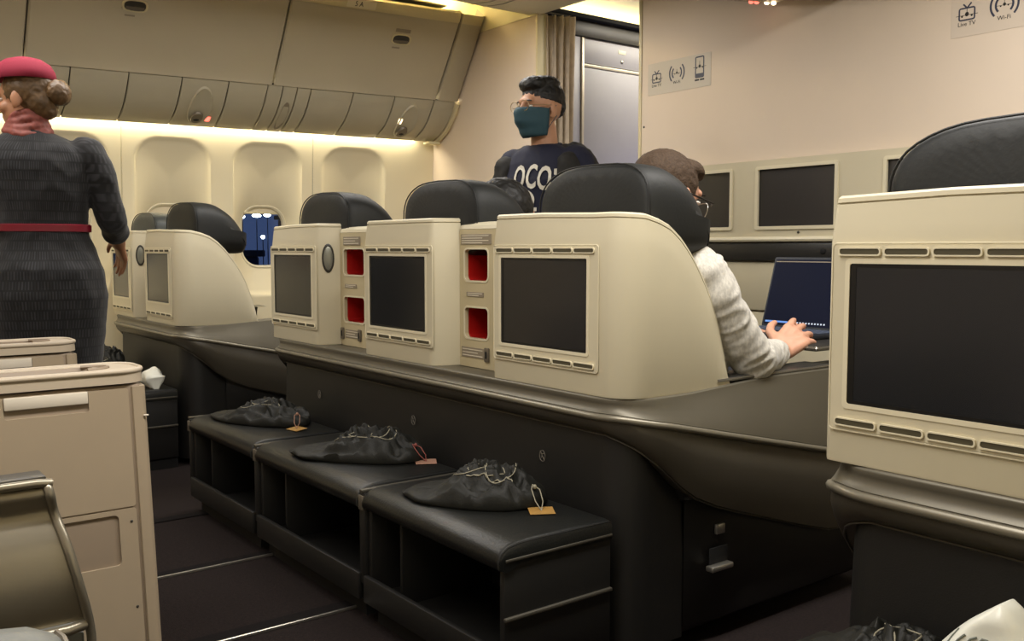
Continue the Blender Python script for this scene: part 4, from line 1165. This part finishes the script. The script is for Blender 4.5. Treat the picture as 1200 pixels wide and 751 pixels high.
# ------------------------------------------------ masked man standing by the front seats
def masked_man():
    loc = Vector((-3.18, 2.63, 0)); B = frame(loc, R(195))
    root = empty('person', loc, 'standing man in dark face mask, glasses and navy printed top', 'person')
    TH = B @ Matrix.Translation((0, .035, 1.575)) @ Matrix.Rotation(R(-16), 4, 'Z') @ Matrix.Rotation(R(-3), 4, 'X') @ Matrix.Scale(1.05, 4)
    g = G(); head_prims(g, TH)
    b = G()
    b.cap((0, -.005, 1.38), (0, .012, 1.50), .062, .057)
    b.loft([(.88, 0, 0, .155, .11), (1.05, 0, 0, .15, .11), (1.25, 0, 0, .175, .115), (1.36, 0, 0, .16, .085), (1.42, 0, 0, .07, .06)])
    for s in (-1, 1):
        b.chain([(s * .095, 0, .90), (s * .10, .015, .50), (s * .10, -.01, .10)], [.095, .062, .042])
        b.chain([(s * .10, -.03, .09), (s * .105, .06, .05), (s * .11, .14, .04)], [.038, .034, .026])
        b.chain([(s * .175, 0, 1.32), (s * .245, -.015, 1.07), (s * .235, .10, .84)], [.036, .036, .030])
        hand_prims(b, (s * .235, .105, .835), (-.05 * s, .25, -.95), (s * .9, .2, .1), side=-s, curl=22)
    g.add([B @ Vector(p) for p in b.v], b.f)
    remesh('body', g, .0055, 4, 'skin_m', root)
    eyes(TH, root)
    # navy top
    d = G()
    d.loft([(.86, 0, 0, .185, .135), (1.0, 0, 0, .182, .135), (1.15, 0, 0, .195, .138), (1.27, 0, 0, .210, .134), (1.345, 0, 0, .205, .112), (1.395, 0, 0, .150, .088), (1.425, 0, -.002, .082, .070)], n=36)
    for s in (-1, 1): d.chain([(s * .165, 0, 1.345), (s * .215, -.005, 1.26)], [.075, .07])
    xf(d, B)
    top = remesh('top', d, .008, 5, 'navy_shirt', root, disp=wrinkle(.004, 9, 5))
    g = G(); g.tube([B @ Vector((.070 * math.cos(a), -.002 + .064 * math.sin(a), 1.424 - .012 * math.sin(a))) for a in [2 * math.pi * q / 24 for q in range(24)]], .009, 8, closed=True); g.obj('collar', 'navy_shirt', root, smooth=60)
    # open mottled jacket: sleeves and shoulder panels
    for s in (-1, 1):
        d = G(); d.chain([(s * .095, -.02, 1.392), (s * .175, -.012, 1.345), (s * .222, -.012, 1.25), (s * .250, -.02, 1.08), (s * .243, .07, .90)], [.042, .066, .068, .062, .050])
        d.chain([(s * .13, -.05, 1.395), (s * .19, -.03, 1.33)], [.045, .06])
        d.chain([(s * .165, .055, 1.33), (s * .185, .06, 1.10), (s * .18, .05, .90)], [.055, .055, .055])
        xf(d, B); remesh('jacket_half', d, .009, 4, 'jacket', root, disp=wrinkle(.005, 14, 6 + s))
    for s in (-1, 1):
        d = G(); d.chain([(s * .092, 0, .90), (s * .10, .012, .50), (s * .10, -.008, .10)], [.105, .078, .062]); d.ell((s * .05, 0, .88), (.12, .12, .08)); xf(d, B); remesh('trouser_leg', d, .010, 4, 'trousers', root, disp=wrinkle(.004, 9, 8))
        g = G(); g.chain([(s * .10, -.04, .045), (s * .105, .06, .045), (s * .11, .15, .036)], [.045, .046, .034]); xf(g, B); remesh('shoe', g, .008, 3, 'shoe', root)
    # white chest print on the surface of the top
    dg = bpy.context.evaluated_depsgraph_get()
    bv = BVHTree.FromPolygons([origin_of(root) + v.co for v in top.data.vertices], [list(p.vertices) for p in top.data.polygons])
    fw = (B.to_3x3() @ Vector((0, 1, 0)))
    def project(v, f, name, zc):
        P = []
        for p in v:
            src = B @ Vector((-p[0], .5, zc + p[1])); hit = bv.ray_cast(src, -fw)
            q = hit[0] if hit[0] is not None else src - fw * .37
            P.append(q + fw * (.004 + p[2]))
        G().add(P, f).obj(name, 'white_print', root, smooth=0)
    x = -.070
    for ch in 'OCOIN':
        v, f = text_geo(ch, .150, .001, bold=.003); lo = min(p[0] for p in v); wch = (max(p[0] for p in v) - lo) * .52
        u0 = x + wch / 2; x += wch + .007
        arch = -1.4 * u0 ** 2
        project([((p[0] - lo) * .52 - wch / 2 + u0, p[1] * .95 + arch, p[2]) for p in v], f, 'chest_letter', 1.280)
    ring = [(.055 * math.cos(a), .045 * math.sin(a), 0) for a in [2 * math.pi * q / 24 for q in range(24)]]
    cr = G(); cr.grid([[(r_ * c[0], r_ * c[1], 0) for c in ring] for r_ in (.1, .55, .8, 1.0)], closed_v=True)
    project([(p[0] - .01, p[1], p[2]) for p in cr.v], cr.f, 'chest_crest', 1.185)
    ln = G(); ln.grid([[(-.055 + .011 * k, q, 0) for k in range(11)] for q in (-.008, .008)]); project(ln.v, ln.f, 'chest_line', 1.145)
    # short black hair: full on top, cropped at the sides
    h = G()
    h.ell((0, -.020, .050), (.0775, .096, .078), n=28, m=18)
    h.ell((0, .030, .100), (.066, .058, .036)); h.ell((0, -.02, .108), (.068, .072, .032)); h.ell((0, -.075, .015), (.064, .036, .050))
    xf(h, TH)
    hair = remesh('hair', h, .0045, 2, 'hair_black', root, disp=lambda co: .0035 * noise.noise(co * 70))
    # mask hugging nose, cheeks and chin
    rows = []
    for k in range(13):
        t = k / 12; row = []
        for i in range(21):
            a = R(-92 + 184 * i / 20)
            z = .006 - .118 * t - .012 * (1 - math.cos(a)) * (.5 - t)
            prow = .026 * math.exp(-((t - .22) / .34) ** 2) * math.exp(-(a / .55) ** 2) + .003 * math.sin(t * 16)
            rx = .0745 - .020 * t ** 2; ry = (.083 + .010 * math.sin(math.pi * t) - .018 * t ** 3) + prow
            row.append(TH @ Vector((rx * math.sin(a), .016 + ry * math.cos(a), z)))
        rows.append(row)
    g = G(); g.grid(rows); mk_ = g.obj('face_mask', 'mask', root, smooth=80); so = mk_.modifiers.new('t', 'SOLIDIFY'); so.thickness = .003; so.offset = 1
    for s in (-1, 1):
        for z, z2 in ((-.004, .010), (-.085, -.030)):
            g = G(); g.tube([TH @ Vector(p) for p in ((s * .068, .022, z), (s * .078, .004, (z + z2) / 2), (s * .084, -.018, z2))], .0016, 6); g.obj('ear_loop', 'mask', root)
        g = G(); g.tube([TH @ Vector((s * .034 + .026 * math.cos(a), .110 - .10 * (abs(s * .034 + .026 * math.cos(a))) ** 1.2, .012 + .021 * math.sin(a))) for a in [2 * math.pi * q / 24 for q in range(24)]], .0018, 6, closed=True); gl = g.obj('glasses_rim', 'metal_thin', root)
        g = G(); g.tube([TH @ Vector(p) for p in ((s * .056, .100, .012), (s * .074, .085, .012), (s * .081, -.005, .012))], .0014, 6); g.obj('glasses_arm', 'metal_thin', gl)
    g = G(); g.tube([TH @ Vector(p) for p in ((-.009, .108, .010), (0, .111, .013), (.009, .108, .010))], .0014, 6); g.obj('glasses_bridge', 'metal_thin', root)
masked_man()

# ------------------------------------------------ seated man with the laptop
def seated_man():
    loc = Vector((-1.735, 1.815, 0)); B = Matrix.Translation(loc)
    root = empty('person', loc, 'seated man in heather grey sleeves typing on a laptop', 'person')
    TH = B @ Matrix.Translation((.030, .010, 1.108)) @ Matrix.Rotation(R(-4), 4, 'Z') @ Matrix.Rotation(R(-14), 4, 'X')
    g = G(); head_prims(g, TH)
    b = G()
    b.cap((.01, -.02, .95), (.028, .0, 1.05), .060, .056)
    b.loft([(.50, 0, .04, .16, .11), (.68, 0, .03, .155, .115), (.85, 0, .0, .175, .11), (.95, .005, 0, .155, .085), (1.00, .01, .0, .07, .06)])
    for s in (-1, 1):
        b.chain([(s * .10, .05, .53), (s * .12, .42, .56), (s * .12, .50, .12)], [.085, .062, .042])
        b.chain([(s * .12, .47, .09), (s * .125, .58, .05), (s * .13, .66, .04)], [.038, .034, .026])
    # right arm: elbow on the ledge, hand on the keyboard
    b.chain([(.150, -.01, .89), (.205, .150, .690), (.128, .370, .692)], [.042, .038, .030])
    hand_prims(b, (.126, .376, .694), (-.06, .90, .42), (.62, -.45, .64), side=-1, curl=27, size=1.12, spread=1.7)
    b.chain([(-.150, .0, .89), (-.215, .17, .715), (-.15, .42, .72)], [.042, .038, .030])
    hand_prims(b, (-.15, .425, .722), (.30, .95, .06), (-.15, -.05, .98), side=1, curl=18, size=1.02, spread=1.4)
    g.add([B @ Vector(p) for p in b.v], b.f)
    remesh('body', g, .0042, 4, 'skin_pale', root)
    eyes(TH, root)
    d = G()
    d.loft([(.47, 0, .04, .185, .14), (.60, 0, .04, .19, .145), (.72, 0, .02, .19, .14), (.86, 0, .0, .20, .135), (.935, 0, 0, .19, .110), (.975, .005, 0, .135, .085), (1.005, .012, .0, .075, .068)], n=36)
    d.chain([(.150, -.01, .92), (.178, .03, .855), (.205, .150, .693), (.168, .255, .690), (.138, .335, .692)], [.072, .065, .054, .046, .039])
    d.chain([(-.155, .0, .925), (-.185, .06, .86), (-.217, .175, .718), (-.19, .30, .716), (-.157, .39, .722)], [.076, .071, .060, .050, .042])
    xf(d, B)
    def folds(co):
        p = co - loc
        arm = min(1, max(0, abs(p.x) - .11) * 12)
        q = Vector((co.x * 9, (co.y - co.z) * 22, (co.y + co.z) * 7))
        q += Vector((1, 1, 1)) * noise.noise(co * 8) * .8
        return arm * .0075 * (.55 - abs(noise.noise(q)) * 2) + .003 * (1 - 2 * abs(noise.noise(co * 14 + Vector((4, 2, 1)))))
    remesh('shirt', d, .006, 4, 'heather_grey', root, disp=folds)
    for s in (-1, 1):
        d = G(); d.chain([(s * .095, .03, .53), (s * .12, .42, .565), (s * .12, .50, .13)], [.098, .080, .062]); d.ell((s * .05, .03, .50), (.12, .13, .07)); xf(d, B); remesh('trouser_leg', d, .010, 4, 'trousers', root, disp=wrinkle(.004, 9, 12))
        g = G(); g.chain([(s * .12, .45, .045), (s * .125, .56, .045), (s * .13, .66, .036)], [.045, .046, .034]); xf(g, B); remesh('shoe', g, .008, 3, 'shoe', root)
    # short grey-brown hair
    h = G()
    h.ell((0, -.020, .040), (.0785, .098, .086), n=28, m=18)
    h.ell((0, .036, .088), (.060, .058, .032)); h.ell((0, -.055, -.020), (.066, .056, .060))
    xf(h, TH)
    def tuft(co):
        return .0022 * noise.noise(Vector((co.x * 160, co.y * 60, co.z * 60))) + .0015 * noise.noise(co * 40)
    remesh('hair', h, .0045, 2, 'hair_greybrown', root, disp=tuft)
    # glasses
    for s in (-1, 1):
        g = G(); g.tube([TH @ Vector((s * .032 + .024 * math.cos(a), .108 - .06 * abs(math.cos(a)) * .2, -.004 + .021 * math.sin(a))) for a in [2 * math.pi * q / 24 for q in range(24)]], .0012, 6, closed=True); gl = g.obj('glasses_rim', 'track_metal', root)
        g = G(); g.tube([TH @ Vector(p) for p in ((s * .058, .103, .008), (s * .078, .090, .010), (s * .083, -.008, .012))], .0026, 6); g.obj('glasses_arm', 'frame_black', gl)
    g = G(); g.tube([TH @ Vector(p) for p in ((-.009, .110, .002), (0, .113, .005), (.009, .110, .002))], .0014, 6); g.obj('glasses_bridge', 'frame_black', root)
seated_man()

# ------------------------------------------------ passenger hidden behind the centre headrest
def hidden_passenger():
    loc = Vector((-2.42, 1.82, 0)); B = Matrix.Translation(loc)
    root = empty('person', loc, 'seated passenger with black hair showing beside the centre headrest', 'person')
    TH = B @ Matrix.Translation((.0, .02, 1.075)) @ Matrix.Rotation(R(-10), 4, 'X')
    g = G(); head_prims(g, TH); b = G()
    b.cap((.0, .0, .92), (.0, .02, 1.03), .056, .052)
    b.loft([(.50, 0, .04, .15, .11), (.68, 0, .03, .145, .11), (.85, 0, .0, .165, .105), (.92, .01, 0, .14, .08), (.96, .02, .0, .065, .06)])
    for s in (-1, 1):
        b.chain([(s * .10, .05, .53), (s * .11, .42, .55), (s * .11, .48, .12)], [.08, .06, .04])
        b.chain([(s * .11, .45, .09), (s * .115, .56, .05), (s * .12, .64, .04)], [.038, .034, .026])
        b.chain([(s * .165, .0, .89), (s * .185, .10, .66), (s * .10, .30, .60)], [.052, .042, .028])
        hand_prims(b, (s * .10, .305, .60), (-s * .3, .9, -.1), (0, .1, .9), side=-s, curl=25)
    g.add([B @ Vector(p) for p in b.v], b.f); remesh('body', g, .006, 4, 'skin_m', root); eyes(TH, root)
    d = G(); d.loft([(.47, 0, .04, .175, .135), (.70, 0, .02, .175, .13), (.84, 0, .0, .185, .125), (.90, 0, 0, .175, .10), (.94, .01, 0, .12, .08), (.97, .018, .0, .072, .065)], n=36)
    for s in (-1, 1): d.chain([(s * .145, 0, .89), (s * .185, .10, .67), (s * .115, .27, .605)], [.072, .056, .042])
    xf(d, B); remesh('top', d, .008, 4, 'jacket', root, disp=wrinkle(.004, 10, 14))
    for s in (-1, 1):
        d = G(); d.chain([(s * .095, .03, .53), (s * .11, .42, .56), (s * .11, .48, .13)], [.095, .078, .06]); xf(d, B); remesh('trouser_leg', d, .010, 3, 'trousers', root)
        g = G(); g.chain([(s * .11, .43, .045), (s * .115, .54, .045), (s * .12, .64, .036)], [.045, .046, .034]); xf(g, B); remesh('shoe', g, .008, 3, 'shoe', root)
    h = G(); h.ell((0, -.018, .036), (.084, .104, .092), n=28, m=18); h.ell((0, -.045, -.035), (.080, .07, .075)); xf(h, TH)
    remesh('hair', h, .005, 3, 'hair_black', root, disp=wrinkle(.003, 40, 15))
hidden_passenger()

# ================================================================== laptop on the tray table
tb = empty('tray_table', (-1.82, 2.45, 0), 'dark tray table with silver edge in front of the seated man', 'tray table')
g = G(); g.rbox((-2.10, 2.27, .690), (-1.545, 2.62, .708), .006); g.obj('table_top', 'tray', tb)
oo = rr(.558, .353, .006, -1.8225, 2.445)
g = G(); g.tube([(u, v_, .699) for u, v_ in oo], .006, 6, closed=True); g.obj('table_edge', 'tray_edge', tb)
g = G(); g.rbox((-2.09, 2.36, .60), (-2.05, 2.56, .690), .006); g.obj('table_arm', 'tray_edge', tb)
g = G(); g.rbox((-2.09, 2.44, .0), (-2.05, 2.50, .60), .006); g.obj('table_post', 'tray', tb)
pd = empty('armrest_pad', (-1.53, 2.0, .64), 'dark armrest pad with silver edge along the aisle side ledge', 'armrest')
g = G(); g.rbox((-1.60, 1.80, .648), (-1.508, 2.29, .658), .004); g.obj('pad', 'tray', pd)
g = G(); g.tube([(-1.506, 1.80, .653), (-1.506, 2.29, .655)], .0045, 6); g.obj('pad_edge', 'tray_edge', pd)

lp = empty('laptop', (-1.80, 2.45, .709), 'open dark laptop with dim blue screen on the tray table', 'laptop')
LX0, LX1, LY0, LY1, LZ = -1.955, -1.635, 2.335, 2.56, .709
g = G(); g.rbox((LX0, LY0, LZ), (LX1, LY1, LZ + .014), .004); g.obj('base', 'laptop', lp)
km = bpy.data.meshes.new('key'); gg = G(); gg.rbox((-.0078, -.0075, 0), (.0078, .0075, .0025), .0015, 1); km = gg.mesh('key'); km.materials.append(M['laptop_key'])
for r_ in range(6):
    for c_ in range(15):
        k = bpy.data.objects.new('key', km); COL.objects.link(k); k.parent = lp
        k.location = Vector((LX0 + .018 + c_ * .0197 + (r_ % 2) * .003, LY1 - .022 - r_ * .0188, LZ + .0138)) - origin_of(lp)
g = G(); g.rbox((-1.85, LY0 + .012, LZ + .0135), (-1.74, LY0 + .072, LZ + .0146), .002, 1); g.obj('touchpad', 'tray', lp)
tilt = R(17)
def scrp(u, v_, w_): return (u, LY1 - .004 + v_ * math.sin(tilt) + w_ * math.cos(tilt), LZ + .014 + v_ * math.cos(tilt) - w_ * math.sin(tilt))
g = plate(rr(LX1 - LX0, .238, .006, (LX0 + LX1) / 2, .119), [], .006, scrp); lid = g.obj('lid', 'laptop', lp, smooth=20)
g = plate(rr(LX1 - LX0 - .012, .222, .003, (LX0 + LX1) / 2, .119), [], .001, lambda u, v_, w_: scrp(u, v_, -w_)); ds = g.obj('display', 'screen_on', lp, smooth=0)
g = plate(rr(LX1 - LX0 - .016, .003, .0005, (LX0 + LX1) / 2, .2225), [], .0005, lambda u, v_, w_: scrp(u, v_, -.001 - w_)); g.obj('title_bar', 'plate_text', ds, smooth=0)
g = plate(rr(.088, .006, .0005, LX0 + .056, .018), [], .0005, lambda u, v_, w_: scrp(u, v_, -.001 - w_)); g.obj('search_bar', 'bar_blue', ds, smooth=0)
for k in range(12):
    g = plate(rr(.005, .005, .0005, LX0 + .115 + k * .011, .018), [], .0005, lambda u, v_, w_: scrp(u, v_, -.001 - w_)); g.obj('task_icon', 'icon_white', ds, smooth=0)

# ================================================================== drawstring pouches on the ottomans
def pouch(cx, cy, z0, L, W, Hh, ang, seed, label, tag_at, tag_mat='tag', hump=.25, cords=3, tag_rot=20, string='cord'):
    root = empty('drawstring_pouch', (cx, cy, z0), label, 'pouch', 'black fabric pouches on the ottomans')
    random.seed(seed)
    ca, sa = math.cos(ang), math.sin(ang)
    off = Vector((seed * 7.3, seed * 2.9, 0))
    nr, na = 34, 96
    def out(a):   # leaf-like outline: pointed flap at one end
        c, s_ = math.cos(a), math.sin(a)
        base = 1 / math.sqrt((c / 1) ** 2 + (s_ / 1) ** 2)
        pt = 1 + .10 * math.exp(-((a - math.pi) / .35) ** 2) + .06 * noise.noise(Vector((c * 2, s_ * 2, seed)))
        return base * pt
    def hgt(u, v_):
        r_ = math.hypot(u, v_)
        edge = max(0, 1 - r_ ** 4)
        m = math.exp(-((u - hump) / .62) ** 4 - (v_ / .85) ** 4)
        flap = .36 + .12 * v_
        p = Vector((u * 2.2, v_ * 1.6, 0)) + off
        wv = noise.noise(p * 1.0) * .9
        rid = 1 - abs(noise.noise(p * 1.3 + Vector((wv, wv, 3)))) * 2.4
        rid2 = 1 - abs(noise.noise(p * 2.9 + Vector((2, wv, 8)))) * 2.2
        k = min(1, max(.12, (u + .60) / .45))
        droop = 1 - .30 * max(0, u - .45)
        return Hh * max(.10, (flap + .34 * m + .36 * rid * k * (.4 + m) + .20 * rid2 * k) * droop * edge ** .28)
    def wp(u, v_, z): return Vector((cx + (u * L / 2) * ca - (v_ * W / 2) * sa, cy + (u * L / 2) * sa + (v_ * W / 2) * ca, z0 + z))
    rows = []
    for i in range(nr + 1):
        r_ = max(.01, i / nr); row = []
        for k in range(na):
            a = 2 * math.pi * k / na; o_ = out(a) * r_
            u, v_ = o_ * math.cos(a), o_ * math.sin(a)
            row.append(wp(u, v_, hgt(u * .96, v_ * .96) if i < nr else Hh * .12))
        rows.append(row)
    rows.append([wp(out(2 * math.pi * k / na) * .97 * math.cos(2 * math.pi * k / na), out(2 * math.pi * k / na) * .97 * math.sin(2 * math.pi * k / na), .001) for k in range(na)])
    g = G(); g.grid(rows, closed_v=True, cap=True); g.obj('fabric', 'pouch', root, smooth=75)
    def soft(u, v_):
        return max(sum(hgt((u + a) * .96, (v_ + b_) * .96) for a in (-.09, 0, .09) for b_ in (-.12, 0, .12)) / 9, hgt(u * .96, v_ * .96)) + .004
    # cords looping over the top
    for c in range(cords):
        u0 = hump - .30 + .22 * c; pts = []
        A = .20 + .12 * random.random(); Bv = .38 + .2 * random.random(); ph = random.random() * .6
        full = c == 1
        for q in range(26):
            t = q / 25 * (2 * math.pi * (.98 if full else .58)) + ph + (0 if full else 3.3)
            u, v_ = u0 + A * math.cos(t), -.12 + Bv * math.sin(t)
            pts.append(wp(u, v_, soft(u, v_)))
        for _ in range(9): pts = [pts[0]] + [(pts[i - 1] + pts[i] * 2 + pts[i + 1]) / 4 for i in range(1, len(pts) - 1)] + [pts[-1]]
        g = G(); g.tube(pts, .0014, 6); g.obj('drawstring', 'cord', root, smooth=80)
    # twisted braid on the near flank
    if cords >= 3 and seed == 3:
        for sgn in (0, math.pi):
            pts = []
            for q in range(40):
                t = q / 39; u = hump - .25 + .62 * t; v_ = -.62 + .16 * t
                pts.append(wp(u, v_ + .02 * math.sin(t * 40 + sgn), hgt(u * .96, v_ * .96) + .003))
            g = G(); g.tube(pts, .0013, 5); g.obj('braid', 'cord', root, smooth=80)
    # paper tag lying beside, tied with a loop
    tx, ty = tag_at; zt = z0 + .004
    Rz = Matrix.Rotation(R(tag_rot), 3, 'Z')
    g = G(); g.rbox((-.030, -.023, 0), (.030, .023, .0012), .0003, 1); Rx = Matrix.Rotation(R(5), 3, 'X'); g.v = [tuple(Rz @ Rx @ Vector(p) + Vector((tx, ty, zt + .001))) for p in g.v]; tg = g.obj('paper_tag', tag_mat, root)
    att = wp(.84, -.12, Hh * .75)
    e = Vector((tx, ty, zt + .002))
    for d in (-.007, .007):
        g = G(); g.tube([att, att.lerp(e, .35) + Vector((d, d, .010)), att.lerp(e, .75) + Vector((d * .8, d, .006)), e], .0014, 6); g.obj('tag_string', string, root, smooth=80)
    g = G(); g.ell(att.lerp(e, .25) + Vector((0, 0, .010)), (.005, .005, .006), n=10, m=6); g.obj('tag_knot', string, root)
    return root
AZ = .359
pouch(-1.855, 1.315, AZ, .36, .205, .072, R(34), 3, 'crumpled black drawstring pouch with braided cord and tan tag under the winged shell', (-1.668, 1.372), cords=3, tag_rot=60)
pouch(-2.455, 1.315, AZ, .42, .20, .070, R(36), 5, 'crumpled black drawstring pouch with pinkish tag on the ottoman between two others', (-2.265, 1.43), 'tag_pink', cords=3, tag_rot=60, string='scarf')
pouch(-3.195, 1.315, AZ, .44, .20, .062, R(24), 8, 'crumpled black drawstring pouch with yellow tag under the badged seat shell', (-2.955, 1.345), cords=2, tag_rot=10, string='tag_pink')
pouch(-4.955, 1.19, AZ, .38, .24, .11, R(10), 11, 'dark crumpled pouch lying by the window wall beside the attendant', (-4.80, 1.05), cords=2)
pouch(-.735, 1.262, AZ, .22, .17, .045, R(35), 14, 'flat black pouch with pale cord loop beside the printed white plastic bag', (-.70, 1.10), cords=2)

# ================================================================== plastic bags
def bag(cx, cy, z0, sx, sy, sz, seed, label, printed):
    root = empty('plastic_bag', (cx, cy, z0), label, 'plastic bag')
    random.seed(seed); rows = []; n = 40; m = 22
    off = Vector((seed, seed * 2, 0))
    for i in range(m + 1):
        t = i / m; row = []
        hw = max(.02, (1 - t) ** .75 * 1.08 - .0) if sz > .1 else ((1 - .15 * t) if t < .6 else (1 - .15 * t) * (1 - ((t - .6) / .4) ** 1.5 * .95))
        th = math.sin(math.pi * min(.98, t * .92 + .04)) ** .7
        for k in range(n):
            a = 2 * math.pi * k / n
            x = hw * sx / 2 * math.copysign(abs(math.cos(a)) ** .6, math.cos(a)); y = th * sy / 2 * math.sin(a)
            p = Vector((x + .012 * t * 4 * sx, y, t * sz))
            if sz < .1: p += noise.noise_vector(p * 22 + off) * .028 * t
            d = .010 * (1 - 2 * abs(noise.noise(p * 16 + off)))
            row.append(Vector((cx, cy, z0 + .001)) + p + Vector((0, math.copysign(1, math.sin(a)) * d, d * .3 * t)))
        rows.append(row)
    g = G(); g.grid(rows, closed_v=True, cap=True); film = g.obj('film', 'plastic_white', root, smooth=45)
    if printed:
        bv = BVHTree.FromPolygons([Vector(p) for p in g.v], [list(f) for f in g.f])
        ang = Vector((.45, -.89, 0))
        def proj(pts, name, mt, wd):
            P = []
            for u, v_ in pts:
                s_ = Vector((cx + u, cy - .3, z0 + v_)); h = bv.ray_cast(s_, Vector((0, 1, 0)))
                P.append((h[0] if h[0] is not None else Vector((cx + u, cy - sy * .3, z0 + v_))) + Vector((0, -.0015, 0)))
            gg = G(); gg.tube(P, wd, 5, flat=1); gg.obj(name, mt, root)
        for k in range(4):
            proj([(-.050 + .014 * k, .098 + .006 * k), (-.041 + .014 * k, .118 + .004 * k), (-.034 + .014 * k, .130)], 'printed_stroke', 'print_grey', .0014)
        proj([(-.085, .072), (-.06, .092), (-.045, .100), (-.03, .10)], 'printed_stroke', 'print_grey', .0014)
        proj([(.0, .072), (.02, .082), (.05, .080), (.075, .086)], 'green_mark', 'print_green', .009)
    return root
bag(-.545, 1.205, AZ, .25, .09, .168, 2, 'white plastic bag with grey print and green mark on the nearest ottoman', True)
bag(-4.265, 1.255, AZ, .12, .08, .075, 5, 'small crumpled white plastic wrapper on the far ottoman beside the aisle', False)
